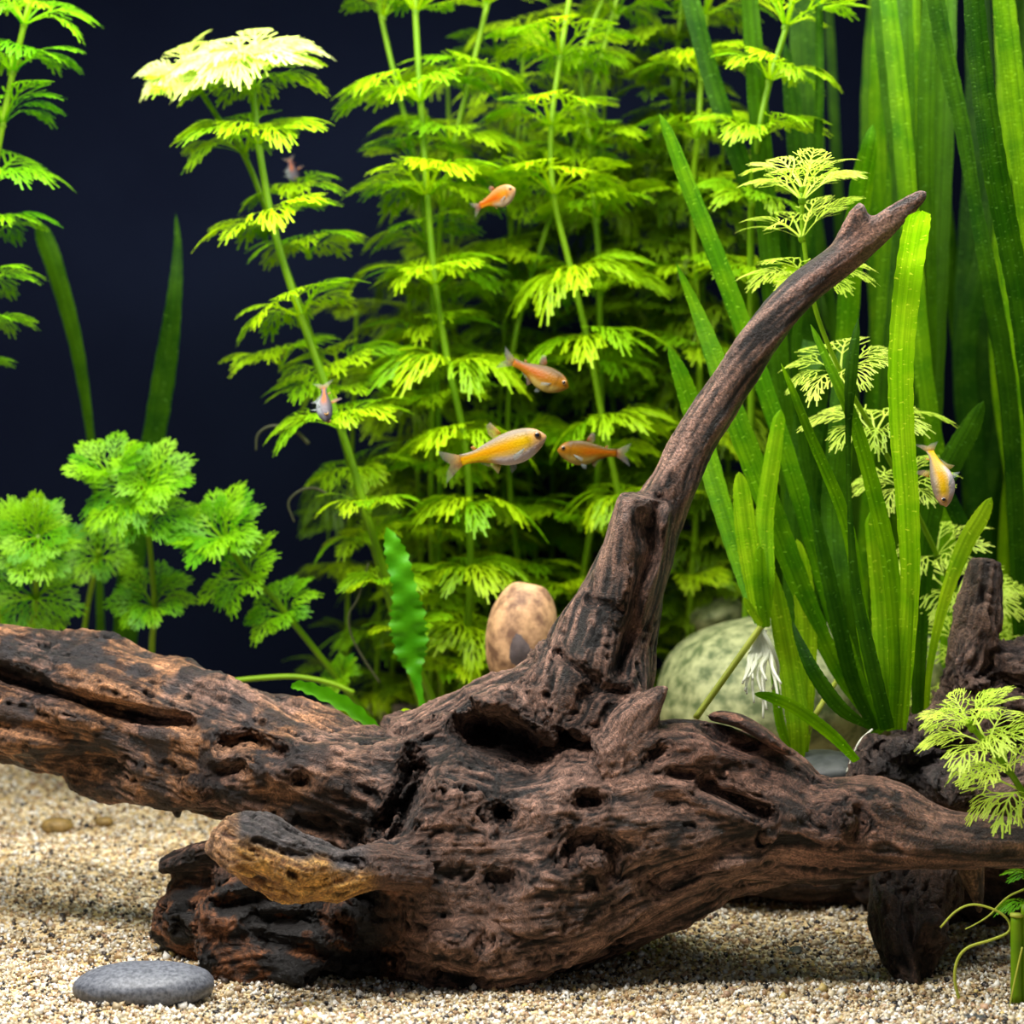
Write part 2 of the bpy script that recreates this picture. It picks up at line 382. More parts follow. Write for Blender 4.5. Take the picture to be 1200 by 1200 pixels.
main = [
 [(-75, 792, .10, 66, .028), (0, 806, .095, 74, .032), (60, 824, .09, 80, .034), (110, 832, .085, 86, .036), (170, 850, .08, 82, .036), (230, 868, .07, 80, .036), (310, 893, .06, 74, .036), (400, 920, .045, 70, .038), (480, 935, .04, 85, .042)],
 [(446, 990, .035, 70, .034), (466, 1002, .033, 116, .05), (530, 1010, .03, 150, .06), (600, 1003, .03, 150, .058), (680, 993, .025, 134, .056), (760, 972, .02, 114, .05), (840, 955, .015, 100, .042), (900, 958, .01, 84, .034), (960, 970, .005, 62, .027), (1030, 968, 0, 56, .024), (1100, 983, -.005, 38, .018), (1200, 987, -.01, 29, .013), (1290, 985, -.01, 27, .012)],
 [(560, 1092, .022, 70, .034), (440, 1096, .018, 74, .032), (340, 1096, .014, 70, .03), (285, 1102, .012, 64, .026), (250, 1110, .012, 54, .02)],
 [(420, 1050, .05, 58, .03), (340, 1055, .048, 50, .03), (285, 1046, .04, 44, .022), (254, 1044, .04, 32, .015)],
 [(340, 1070, .045, 50, .025), (250, 1078, .045, 48, .022), (200, 1076, .045, 40, .016), (180, 1074, .045, 22, .01)],
 [(330, 1000, .045, 34, .016), (260, 1002, .04, 24, .013), (210, 1010, .04, 16, .009), (186, 1018, .04, 9, .006)],
 [(680, 850, .035, 88, .036), (697, 790, .035, 76, .034), (708, 745, .035, 62, .03), (728, 700, .035, 48, .026), (750, 650, .033, 40, .022), (772, 600, .03, 32, .018), (792, 560, .026, 27, .014), (812, 520, .024, 26, .012), (838, 480, .02, 26, .011), (862, 440, .016, 25, .0105), (888, 400, .013, 24, .010), (935, 345, .01, 22, .0095), (990, 300, .006, 20, .009), (1038, 262, .003, 16, .007), (1070, 237, 0, 10.5, .0045), (1085, 225, 0, 6, .0027)],
 [(207, 930, .075, 12, .008), (208, 950, .075, 6, .005), (209, 962, .075, 2, .002)],
 [(490, 1100, .008, 50, .026), (560, 1112, -.002, 52, .03), (640, 1092, .002, 46, .028), (720, 1060, .008, 36, .024)],
 [(722, 720, .022, 34, .018), (738, 660, .016, 36, .018), (750, 610, .012, 34, .016), (756, 582, .01, 28, .012)],
 [(975, 310, .01, 12, .006), (997, 272, .004, 13, .0055), (1007, 248, 0, 10, .0045), (1010, 240, -.002, 7, .003)],
 [(735, 715, .035, 40, .02), (680, 780, .035, 46, .024), (610, 828, .04, 44, .03), (540, 860, .045, 48, .032), (470, 895, .05, 50, .03)],
 [(560, 835, .012, 22, .012), (590, 820, .014, 18, .012), (625, 850, .012, 16, .01), (640, 880, .008, 18, .01)],
 [(735, 900, .0, 36, .022), (736, 862, -.006, 30, .016), (752, 835, -.01, 24, .010), (770, 815, -.012, 12, .006), (783, 802, -.013, 3.5, .002)],
 [(730, 930, -.005, 34, .02), (800, 925, -.012, 26, .016), (850, 948, -.016, 20, .012), (885, 964, -.016, 13, .008)],
 [(700, 893, .0, 38, .02), (800, 884, .0, 38, .024), (880, 893, .008, 30, .02), (940, 918, .006, 24, .016)],
 [(890, 890, .02, 18, .01), (908, 880, .02, 15, .008), (918, 872, .02, 12, .006)],
]
strokes = [
 ([(565, 862), (600, 872), (628, 884)], 24, -.026, 3), ([(545, 855), (575, 855)], 18, -.018, 3),
 ([(487, 905), (478, 935), (462, 968)], 14, -.022, 3), ([(587, 953), (592, 954)], 11, -.016, 3),
 ([(682, 937), (698, 938)], 9, -.012, 3), ([(790, 908), (808, 911)], 6, -.008, 3), ([(775, 880), (768, 885)], 9, -.008, 2),
 ([(825, 922), (855, 936), (900, 956)], 8, -.014, 2), ([(890, 985), (840, 1000), (770, 1035)], 12, -.006, 2),
 ([(990, 956), (990, 964)], 12, .006, 3), ([(1008, 950), (1012, 964), (1002, 980)], 6, -.004, 2),
 ([(692, 1012), (698, 1012)], 10, .008, 2), ([(668, 1000), (675, 985), (700, 980), (720, 1000), (715, 1025)], 9, -.007, 2),
 ([(590, 1035), (596, 1035)], 13, -.010, 2), ([(565, 1102), (568, 1102)], 14, -.006, 2), ([(515, 1140), (560, 1150)], 10, -.006, 2),
 ([(-20, 785), (40, 803), (100, 825), (170, 843), (215, 850)], 9, -.016, 2), ([(0, 850), (70, 865), (140, 890)], 10, -.005, 2),
 ([(262, 870), (290, 866), (325, 880)], 11, -.016, 2), ([(240, 925), (232, 918)], 11, .006, 2), ([(282, 900), (262, 905)], 8, -.008, 2), ([(350, 912), (356, 915)], 8, -.008, 2),
 ([(755, 615), (748, 660)], 14, -.007, 2), ([(772, 590), (765, 640), (748, 690), (738, 740), (725, 790)], 8, -.010, 2),
 ([(692, 704), (712, 706), (726, 714)], 4, -.004, 3), ([(655, 765), (690, 790), (700, 800)], 5, -.007, 2), ([(690, 810), (730, 815)], 8, -.006, 2),
 ([(445, 1000), (470, 1050), (478, 1110)], 10, -.003, 2), ([(255, 1060), (330, 1048), (430, 1050)], 12, -.012, 2), ([(310, 1105), (370, 1118), (460, 1120)], 9, -.010, 2), ([(300, 1075), (400, 1085)], 10, -.010, 2),
 ([(830, 852), (850, 872), (880, 880)], 8, -.010, 2), ([(760, 625), (752, 600)], 12, -.005, 2),
]
knots = [(695, 1010, -.03, 45, 1), (587, 953, -.02, 26, 1), (990, 960, -.02, 32, 1), (590, 1035, -.025, 26, 1), (478, 935, .0, 40, .9), (280, 890, .03, 50, .8), (590, 868, .0, 50, .7), (690, 937, -.02, 22, .9), (565, 1102, -.02, 24, .9), (235, 922, .04, 22, .9)]
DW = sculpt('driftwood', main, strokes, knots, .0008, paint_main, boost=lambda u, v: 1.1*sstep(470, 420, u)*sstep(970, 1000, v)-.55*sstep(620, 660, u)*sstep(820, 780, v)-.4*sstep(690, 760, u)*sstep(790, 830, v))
tag(DW, 'big dark brown driftwood log with a tall curved branch rising from its middle', 'driftwood')

def paint_stub(V, Nn, u, v, tone, l1, l2, l3, crack):
    t = np.clip(tone, 0, 1)[:, None]; n = fbm(V*60+11, 4)
    c = L3(120, 76, 34)*(1-t)+L3(222, 172, 92)*t
    mid = np.interp(u, [245, 290, 340, 400, 450], [985, 982, 1000, 1022, 1018])
    ch = sstep(10, -8, v-mid+40*(n-.5))*sstep(262, 285, u)
    c = mix3(c, L3(30, 28, 32)*(1-t)+L3(96, 88, 88)*t, ch)
    c = mix3(c, L3(90, 62, 50)*(1-t)+L3(205, 160, 120)*t, sstep(285, 262, u)*.9)
    c = mix3(c, L3(60, 42, 36)*(1-t)+L3(110, 80, 66)*t, sstep(415, 450, u))
    return c*(1-.8*np.clip(crack, 0, 1))[:, None]
st = sculpt('branch_stub', [[(490, 1020, -.02, 26, .016), (440, 1014, -.03, 26, .013), (385, 1024, -.036, 30, .013), (335, 1016, -.042, 40, .015), (295, 998, -.046, 42, .015), (265, 984, -.048, 32, .012), (250, 977, -.048, 20, .008)]],
     [([(300, 990), (360, 1005), (420, 1015)], 6, -.004, 2), ([(330, 1045), (380, 1040)], 6, -.003, 2)], [], .0008, paint_stub, sm=(3, 3), amp=2.1)
st.parent = DW; st['label'] = 'broken branch stub, golden below and charred black above'
# bark flake and thorn on the right shoulder
def paint_plain(dark, light):
    def f(V, Nn, u, v, tone, l1, l2, l3, crack):
        t = np.clip(tone, 0, 1)[:, None]; return (L3(*dark)*(1-t)+L3(*light)*t)*(1-.7*np.clip(crack, 0, 1))[:, None]
    return f
fl = sculpt('bark_flake', [[(836, 838, .002, 6, .012), (868, 845, -.004, 8, .012), (900, 865, -.008, 8, .010), (922, 880, -.01, 5, .006), (933, 886, -.01, 2.5, .003)]], [], [], .0007, paint_plain((50, 34, 30), (150, 104, 86)), sm=(2, 2), amp=.35)
fl.parent = DW

def paint_b(V, Nn, u, v, tone, l1, l2, l3, crack):
    t = np.clip(tone, 0, 1)[:, None]; n = fbm(V*60+11, 4)
    c = L3(54, 40, 36)*(1-t)+L3(142, 112, 96)*t
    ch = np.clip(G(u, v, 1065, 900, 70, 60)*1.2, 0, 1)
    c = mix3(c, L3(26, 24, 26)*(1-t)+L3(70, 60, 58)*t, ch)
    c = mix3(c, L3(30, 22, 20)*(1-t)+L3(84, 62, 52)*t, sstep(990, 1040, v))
    return c*(1-.7*np.clip(crack, 0, 1))[:, None]
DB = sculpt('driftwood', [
 [(1140, 830, .075, 44, .02), (1140, 770, .075, 32, .016), (1144, 720, .075, 26, .012), (1150, 680, .075, 22, .010), (1153, 655, .075, 17, .008)],
 [(1095, 900, .07, 60, .03), (1150, 850, .085, 72, .036), (1200, 850, .09, 92, .04), (1290, 840, .1, 100, .04)],
 [(1130, 800, .075, 30, .02), (1170, 780, .075, 24, .018), (1215, 790, .08, 30, .02)],
 [(1035, 930, .05, 34, .018), (1040, 895, .05, 40, .018), (1050, 868, .05, 28, .014)],
 [(1040, 900, .06, 40, .02), (1090, 910, .055, 44, .022), (1140, 935, .05, 46, .025), (1210, 930, .06, 60, .03)],
 [(1100, 930, .03, 26, .012), (1120, 915, .028, 26, .012), (1130, 935, .028, 26, .012)],
 [(1090, 960, .07, 50, .022), (1080, 1030, .045, 46, .02), (1068, 1080, .025, 36, .018), (1066, 1120, .012, 28, .014), (1080, 1162, .004, 12, .008)],
 [(1055, 1000, .06, 30, .02), (1042, 1060, .03, 24, .014), (1044, 1105, .015, 18, .010), (1062, 1150, .006, 12, .008)],
 [(1060, 990, .09, 60, .03), (1140, 1020, .11, 70, .03), (1230, 1040, .12, 90, .03)],
 [(1120, 1040, .12, 50, .03), (1160, 1080, .13, 60, .03), (1240, 1090, .14, 60, .03)],
 [(800, 1015, .13, 26, .02), (900, 1022, .13, 30, .02), (1000, 1030, .12, 34, .02), (1080, 1030, .1, 40, .025)],
 ], [([(1050, 850), (1030, 880), (1050, 900)], 8, -.008, 2), ([(1070, 900), (1100, 890), (1130, 880)], 9, -.012, 2), ([(1060, 930), (1095, 950)], 9, -.012, 2), ([(1110, 905), (1105, 935)], 7, -.01, 2),
     ([(1160, 790), (1190, 800)], 8, -.008, 2), ([(1160, 770), (1168, 790)], 6, -.006, 2), ([(1060, 1050), (1066, 1110)], 6, -.007, 2), ([(1094, 1085), (1096, 1105)], 12, .007, 2), ([(1085, 1120), (1092, 1150)], 8, -.006, 2), ([(1040, 1030), (1050, 1040)], 7, -.006, 2)], [(1055, 880, .03, 40, 1), (1120, 930, .02, 30, 1), (1070, 1085, .03, 30, .8)], .0011, paint_b, sm=(4, 4), amp=2.3)
tag(DB, 'second darker driftwood with a blunt upright post and charred stump, behind the right limb', 'driftwood')
sp = sculpt('splinter', [[(1135, 1005, .02, 17, .008), (1140, 1030, .02, 14, .006), (1146, 1052, .02, 8, .004), (1148, 1073, .02, 3, .002)]], [], [], .0008, paint_plain((70, 52, 40), (150, 118, 88)), sm=(2, 2), amp=.4)
sp.parent = DW; sp['label'] = 'pale pointed splinter hanging under the right limb'

# ------------------------------------------------------------------ stones
def stone(name, px, py, Y, rx, rz, ry, mat, label, cat='stone', seed=0, rot=0, bumpy=.12, flat=1.0, col=None):
    n = 40; V = []; F = []
    for i in range(n+1):
        th = math.pi*i/n
        for k in range(2*n):
            ph = math.pi*k/n; V.append((math.sin(th)*math.cos(ph), math.sin(th)*math.sin(ph), math.cos(th)))
    for i in range(n):
        for k in range(2*n):
            k2 = (k+1) % (2*n); F.append((i*2*n+k, (i+1)*2*n+k, (i+1)*2*n+k2, i*2*n+k2))
    V = np.array(V); V = np.sign(V)*np.abs(V)**.9
    V *= (1+bumpy*2*(fbm(V*1.1+seed*7.7, 3)-.5)+.03*(fbm(V*5+seed, 3)-.5))[:, None]
    sc = (1+Y)/FPX
    V = V*np.array([rx*sc, ry, rz*sc]); c, s_ = math.cos(rot), math.sin(rot)
    V = np.stack([V[:, 0]*c-V[:, 2]*s_, V[:, 1], V[:, 0]*s_+V[:, 2]*c], -1)
    o = mesh_obj(name, V, np.array(F), mat); o.location = P(px, py, Y); return tag(o, label, cat)
M_GREY = flat_material('grey_pebble', lin(66, 70, 80), lin(112, 116, 126), 500, .5, .25, .0008)
M_TAN = flat_material('tan_stone', lin(104, 72, 50), lin(192, 150, 108), 110, .7, .3, .002)
M_GREENROCK = flat_material('mottled_green_boulder', lin(70, 84, 44), lin(150, 154, 108), 110, .7, .3, .002)
M_BROWNP = flat_material('brown_pebble', lin(110, 88, 44), lin(150, 122, 66), 300, .6, .2, .001)
M_DARKST = flat_material('dark_stone', lin(44, 48, 50), lin(74, 78, 78), 120, .5, .2, .001)
M_PATCH = flat_material('dark_mineral_patch', lin(72, 62, 62), lin(92, 80, 78), 300, .7, .2, .001)
stone('pebble', 169, 1156, sand_hit(169, 1178)+.018, 82, 27, .022, M_GREY, 'flat smooth dark grey pebble on the sand at the front', 'pebble', 1, .02, .06)
stone('pebble', 67, 968, sand_hit(67, 976)+.004, 19, 10, .008, M_BROWNP, 'small olive brown pebble half sunk in the sand under the left limb', 'pebble', 2, .0, .08)
stone('pebble', 122, 963, sand_hit(122, 968)+.004, 11, 6, .005, M_BROWNP, 'tiny reddish brown pebble, the smaller one beside the olive pebble', 'pebble', 3, .0, .08)
ts = stone('stone', 612, 748, .17, 43, 66, .022, M_TAN, 'tan oval stone with a dark patch, standing upright behind the log', 'stone', 4, -.12, .08)
# dark patch: a thin mineral skin following the stone's face
pv = []; pf = []; nn = 14
for i in range(nn):
    a = 2*math.pi*i/nn; r_ = 1+.18*math.sin(3*a+1)
    pv.append(P(608+15*r_*math.cos(a), 760+22*r_*math.sin(a), .17)-P(612, 748, .17))
from mathutils.bvhtree import BVHTree
bv = BVHTree.FromPolygons([v_.co.copy() for v_ in ts.data.vertices], [tuple(p_.vertices) for p_ in ts.data.polygons])
def on_stone(p, lift=.0006):
    h = bv.ray_cast(Vector((p.x, -.5, p.z)), Vector((0, 1, 0)))
    return (h[0]+h[1]*(-lift if h[1].y > 0 else lift)) if h[0] else p
ctr = P(608, 760, .17)-P(612, 748, .17); V_ = [on_stone(ctr)]; F_ = []
for ring in (.5, 1.0):
    for q in pv: V_.append(on_stone(ctr.lerp(q, ring), .0006 if ring < 1 else -.0002))
for i in range(nn):
    j = (i+1) % nn; F_.append((0, 1+i, 1+j)); F_.append((1+i, 1+nn+i, 1+nn+j, 1+j))
pt = mesh_obj('mineral_patch', V_, F_, M_PATCH, ts); pt['label'] = 'dark grey patch on the tan stone'
stone('boulder', 900, 820, .26, 132, 98, .07, M_GREENROCK, 'large pale mottled green boulder behind the log, under the ribbon plants', 'boulder', 5, .03, .06)
stone('stone', 838, 722, .36, 34, 20, .03, M_GREENROCK, 'small olive stone leaning above the green boulder', 'stone', 6, .3, .12)
stone('stone', 965, 905, .10, 46, 25, .03, M_DARKST, 'dark slate stone peeping over the log below the ribbon plant', 'stone', 7, 0, .05)
stone('stone', 1060, 800, .26, 60, 70, .05, M_GREENROCK, 'grey green stone behind the bases of the ribbon leaves', 'stone', 8, 0, .1)
stone('bark_chip', 930, 1115, sand_hit(930, 1118), 11, 5, .006, M_DARKST, 'dark bark chip lying on the sand under the right limb', 'bark chip', 9, .3, .3)
stone('bark_chip', 1143, 1193, sand_hit(1143, 1196), 15, 4, .004, M_DARKST, 'dark sliver of bark on the sand at the lower right edge', 'bark chip', 10, -.1, .3)

# ------------------------------------------------------------------ feathery stem plants
def ribbon(mb, pts, w0, w1, up):
    n = len(pts); o = len(mb.v)
    for i, p in enumerate(pts):
        t = pts[min(i+1, n-1)]-pts[max(i-1, 0)]; t = t/(np.linalg.norm(t)+1e-9); s_ = np.cross(up, t); s_ /= np.linalg.norm(s_)+1e-9
        w_ = (w0+(w1-w0)*i/(n-1))/2; mb.v.append(tuple(p+s_*w_)); mb.v.append(tuple(p-s_*w_))
    for i in range(n-1): mb.f.append((o+2*i, o+2*i+1, o+2*i+3, o+2*i+2))
def feather(rng, arch, droop, wd=.034, pairs=6):
    """one finely divided leaf of length 1 along +X: bare stalk, then narrow forward lobes that fork, arching up and over"""
    mb = MB(); up = np.array([0, 0, 1.]); bow = .04*rng.normal()
    def zc(x, y):
        t = x/.95; return arch*t-(arch+droop)*t*t*.8-.10*y*y-(.28+droop*.3)*max(0, math.hypot(x, y)-.6)**1.4
    def p3(x, y): return np.array([x, y+bow*x*x, zc(x, y)])
    ribbon(mb, [p3(t, 0) for t in np.linspace(0, .92, 7)], wd*1.6, wd*.8, up)
    for i in range(pairs):
        f = i/(pairs-1); x0 = .32+.50*f; ln = (.54-.30*f)*(.88+.24*rng.random())
        for sd in (-1, 1):
            a0 = math.radians(46-22*f+5*rng.normal())
            def at(l): a = a0*(1-.35*l); return x0+ln*l*math.cos(a), sd*ln*l*math.sin(a)
            ribbon(mb, [p3(*at(l)) for l in (0, .35, .7, 1)], wd*.95, wd*.9, up)
            for l, da, k in ((.34, .62, .5), (.58, -.55, .4)):
                if ln < .3 and da < 0: continue
                bx, by = at(l); a = sd*a0*(1-.35*l)+sd*da+.08*rng.normal(); q = ln*k
                ribbon(mb, [p3(bx, by), p3(bx+q*.5*math.cos(a), by+q*.5*math.sin(a)), p3(bx+q*math.cos(a*.8), by+q*math.sin(a*.8))], wd*.9, wd*.85, up)
    for da in (-.3, .3):
        ribbon(mb, [p3(.86, 0), p3(.86+.13*math.cos(da), .13*math.sin(da))], wd, wd*.75, up)
    return mb
rng = np.random.default_rng(5)
FEATH = {}
for kind, (ar, dr, wd_) in {'up': (.8, -.22, .031), 'mid': (.74, .04, .031), 'droop': (.56, .36, .031), 'fine_up': (.8, -.3, .024), 'fine_mid': (.7, .06, .024), 'fine_droop': (.45, .5, .024)}.items():
    FEATH[kind] = []
    for k in range(5):
        mb = feather(rng, ar+.07*rng.normal(), dr+.07*rng.normal(), wd_, 5)
        FEATH[kind].append((np.array(mb.v), mb.f))
FMESH = {}
def feather_mesh(kind, k, mat):
    key = (kind, k, mat.name)
    if key not in FMESH:
        me = bpy.data.meshes.new('leaf'); V, F = FEATH[kind][k]; me.from_pydata([tuple(v_) for v_ in V], [], F); me.materials.append(mat); FMESH[key] = me
    return FMESH[key]
def frame_from(axis):
    z = axis.normalized(); x = z.cross(Vector((.3, 1, .1))).normalized(); y = z.cross(x); return Matrix((x, y, z)).transposed()
WMESH = {}
def whorl_mesh(kind, var, mat):
    key = (kind, var, mat.name)
    if key not in WMESH:
        r_ = random.Random(var*31+len(kind)); mb = MB(); n = 8
        for i in range(n):
            V, F = FEATH[kind][r_.randrange(5)]; a = 2*math.pi*i/n+r_.uniform(-.2, .2); s_ = r_.uniform(.85, 1.1); e = r_.uniform(-.12, .15)
            m_ = np.array(Matrix.Rotation(a, 3, 'Z')@Matrix.Rotation(-e, 3, 'Y'))*s_; mb.add([tuple(q) for q in V@m_.T], F)
        me = bpy.data.meshes.new('whorl'); me.from_pydata(mb.v, [], mb.f); me.materials.append(mat); WMESH[key] = me
    return WMESH[key]
def collar_mesh():
    V, F = tube_geo([(0, 0, -.002), (0, 0, -.0008), (0, 0, .0008), (0, 0, .002)], [.0012, .002, .002, .0012], 8); me = bpy.data.meshes.new('whorl'); me.from_pydata([tuple(v_) for v_ in V], [], F); me.materials.append(M_STEM); return me
COLLAR = collar_mesh()
def stem_plant(path, nodes, label, mat=M_AMB, stem_r=4.0, detail=True, kind='mid', group=None, leafn=10, apex=None, elev=.12, tilt=None, name='feathery_stem_plant'):
    """path: (px,py,Y) base to top; nodes: (px,py,radius px[,kind])"""
    pts = catmull(path, 8*len(path)); W = np.array([P(*p) for p in pts])
    root = empty(name, W[0], label, 'aquatic plant', group); org = Vector(W[0])
    rad = np.linspace(stem_r, stem_r*.75, len(W))/FPX*(1+pts[:, 2]); V, F = tube_geo(W-W[0], rad, 8)
    mesh_obj('stem', V, F, M_STEM, root)
    for nd in nodes:
        j = int(np.argmin(np.hypot(pts[:, 0]-nd[0], pts[:, 1]-nd[1]))); Yn = pts[j, 2]
        c = P(nd[0], nd[1], Yn)-org; ax = Vector(W[min(j+2, len(W)-1)]-W[max(j-2, 0)])
        if not tilt: ax = ax.normalized()*.5+Vector((0, 0, .5))
        if len(nd) > 4: ax = ax.normalized()+Vector((0, -.3, 0))
        if tilt: ax = ax.normalized()+Vector(tilt)
        kd = nd[3] if len(nd) > 3 else kind; kd = 'fine_'+kd if mat is M_AMBP else kd; mt = M_CROWN if len(nd) > 4 else mat; rr = nd[2]/FPX*(1+Yn); ax = ax.normalized()+Vector((random.uniform(-.22, .22), random.uniform(-.25, .12), 0))*(1 if detail else 1.5); B = frame_from(ax)
        if detail:
            wo = bpy.data.objects.new('whorl', COLLAR); COL.objects.link(wo); wo.parent = root; wo.location = c; wo.rotation_euler = B.to_euler()
            a0 = random.random()*6
            for i in range(leafn):
                lo = bpy.data.objects.new('leaf', feather_mesh(kd, random.randrange(5), mt)); COL.objects.link(lo); lo.parent = wo
                a = a0+2*math.pi*i/leafn+random.uniform(-.18, .18); e = elev+random.uniform(-.14, .14)
                s_ = rr*random.uniform(.9, 1.12)
                lo.matrix_local = (Matrix.Rotation(a, 3, 'Z')@Matrix.Rotation(-e, 3, 'Y')@Matrix.Rotation(random.uniform(-.25, .25), 3, 'X')).to_4x4()@Matrix.Scale(s_, 4)
        else:
            wo = bpy.data.objects.new('whorl', whorl_mesh(kd, random.randrange(6), mat)); COL.objects.link(wo); wo.parent = root
            wo.matrix_local = Matrix.Translation(c)@(B@Matrix.Rotation(random.random()*6.28, 3, 'Z')).to_4x4()@Matrix.Scale(rr, 4)
    return root
def gp(px, py): return (px, py, sand_hit(px, py))
# --- the tall stems, traced one by one
stem_plant([(520, 850, .24), (470, 730, .22), (432, 610, .2), (402, 510, .2), (355, 378, .2), (323, 275, .2), (303, 170, .2), (296, 100, .2), (292, 70, .2)],
  [(300, 76, 70, 'mid', 1), (297, 86, 84, 'mid', 1), (280, 98, 88, 'mid', 1), (288, 90, 92, 'mid', 1), (296, 110, 86, 'mid'), (303, 172, 92), (323, 272, 90), (353, 373, 82), (402, 505, 84), (432, 600, 60), (455, 690, 55), (478, 745, 56)], 'tall bright stem plant with a wide pale flat crown, leaning left', M_AMB, 5)
stem_plant([(500, 850, .27), (440, 650, .26), (380, 440, .24), (330, 300, .235), (290, 190, .23), (250, 130, .225), (218, 80, .22)],
  [(222, 84, 56, 'mid', 1), (222, 94, 60, 'mid', 1), (230, 108, 62, 'mid'), (288, 182, 78), (345, 235, 66), (362, 300, 70), (400, 440, 78), (330, 430, 70), (385, 470, 76), (420, 560, 70), (436, 640, 66)], 'smaller stem plant whose pale crown touches the left side of the tall pale crown', M_AMB, 4)
stem_plant([(535, 850, .26), (548, 740, .25), (551, 620, .24), (545, 520, .24), (525, 425, .24), (510, 330, .24), (501, 232, .24), (493, 120, .24), (487, 20, .24), (485, -30, .24)],
  [(487, 15, 85, 'up'), (493, 122, 102), (501, 232, 96), (510, 335, 88), (527, 430, 90, 'droop'), (545, 518, 84, 'droop'), (551, 597, 78, 'droop'), (549, 668, 70, 'droop'), (546, 735, 66, 'droop'), (538, 795, 60)], 'tall stem plant with the straightest stem, just left of the small upper fish', M_AMB, 4.6)
stem_plant([(500, 850, .30), (515, 600, .29), (505, 330, .28), (486, 190, .28), (465, 100, .28), (447, 20, .28), (440, -30, .28)],
  [(449, 22, 66, 'up'), (487, 195, 72), (500, 285, 70), (512, 400, 76), (515, 480, 76), (515, 560, 70), (512, 640, 70), (506, 710, 66), (502, 775, 60)], 'thin stem plant crossing behind the straight stem from its upper left', M_AMB, 3.8)
stem_plant([(520, 850, .31), (505, 600, .29), (512, 320, .28), (525, 200, .27), (545, 115, .27), (570, 10, .27), (580, -30, .27)],
  [(568, 6, 74, 'up'), (540, 100, 80), (528, 172, 86), (520, 246, 84), (512, 345, 84)], 'stem plant crossing behind the straight stem from its upper right', M_AMB, 4)
stem_plant([(770, 850, .28), (745, 690, .27), (726, 585, .26), (708, 500, .26), (690, 405, .26), (668, 312, .26), (649, 230, .26), (646, 150, .26), (656, 70, .26), (670, -20, .26)],
  [(656, 68, 88), (646, 150, 88), (649, 230, 92), (672, 325, 84, 'droop'), (692, 406, 84, 'droop'), (709, 498, 80, 'droop'), (728, 582, 66, 'droop')], 'tall stem plant with drooping whorls, right of the orange fish', M_AMB, 4.2)
stem_plant([(650, 850, .33), (700, 560, .31), (702, 330, .3), (697, 250, .3), (690, 165, .3), (680, 85, .3), (690, 40, .3), (715, -20, .3)],
  [(681, 85, 74), (694, 172, 76), (700, 258, 76), (704, 345, 80), (702, 440, 80), (690, 540, 76), (680, 620, 76), (668, 700, 70)], 'stem plant directly behind the drooping stem plant', M_AMB, 3.8)
stem_plant([(640, 850, .34), (600, 600, .33), (600, 420, .32), (640, 270, .32), (690, 120, .31), (725, -10, .31)],
  [(722, 20, 66), (665, 195, 66), (622, 320, 70), (598, 350, 70), (596, 440, 76), (600, 520, 76), (602, 610, 76), (608, 680, 72), (622, 750, 70)], 'slanting stem plant behind the fish, leaning right towards its top', M_AMB, 3.6)
stem_plant([(800, 850, .36), (820, 500, .33), (812, 240, .31), (818, 160, .3), (822, 85, .3), (830, -10, .3)],
  [(826, 20, 82), (821, 88, 80), (817, 165, 78), (812, 243, 80), (815, 330, 80), (818, 420, 76), (812, 520, 70), (812, 600, 70), (808, 680, 66)], 'stem plant behind the pale ribbon leaf tip in the upper middle', M_AMB, 3.8)
stem_plant([(740, 850, .38), (760, 500, .36), (770, 300, .35), (790, 120, .34), (800, -20, .33)],
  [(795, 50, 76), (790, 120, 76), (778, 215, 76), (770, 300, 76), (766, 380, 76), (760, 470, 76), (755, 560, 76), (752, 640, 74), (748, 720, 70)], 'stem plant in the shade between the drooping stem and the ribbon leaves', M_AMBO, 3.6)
stem_plant([(870, 850, .28), (880, 500, .25), (880, 260, .22), (888, 165, .2), (902, 95, .2), (922, 30, .2), (935, -30, .2)],
  [(920, 32, 84, 'up'), (901, 96, 80), (888, 166, 80), (882, 240, 70), (880, 330, 70)], 'bright stem plant above the pale sprig, beside the ribbon leaves', M_AMB, 4.4)
stem_plant([(60, 850, .26), (-30, 640, .22), (-32, 440, .2), (-22, 345, .2), (-10, 225, .2), (3, 145, .2), (15, 85, .2), (28, 30, .2), (42, -30, .2)],
  [(28, 30, 86), (15, 86, 88), (3, 147, 82), (-8, 215, 84), (-15, 280, 78), (-20, 345, 72), (-25, 392, 66), (-30, 440, 50)], 'stem plant cut by the left edge of the frame', M_AMBG, 4.4)
# --- low rosettes at the left
T_ = (0, -.75, .25)
stem_plant([(30, 850, .3), (38, 740, .28), (42, 700, .25), (42, 652, .23), (42, 640, .22)], [(42, 702, 60), (40, 650, 66, 'up'), (45, 630, 50, 'up')], 'low bushy rosette plant farthest left behind the left limb', M_AMBG, 4, tilt=T_, elev=.3, leafn=11, name='rosette_plant')
stem_plant([(90, 850, .34), (100, 730, .33), (112, 665, .31), (116, 645, .3)], [(116, 655, 48)], 'small dim rosette plant between the two bushy rosettes', M_AMBG, 3.6, tilt=T_, elev=.3, name='rosette_plant')
stem_plant([(180, 850, .29), (178, 760, .27), (181, 710, .25), (174, 625, .23), (165, 560, .22)], [(181, 712, 50), (172, 618, 60), (178, 575, 56, 'up'), (130, 560, 54, 'up'), (160, 590, 70)], 'tallest rosette plant, with three stacked whorls behind the left limb', M_AMBG, 4, tilt=T_, elev=.3, leafn=11, name='rosette_plant')
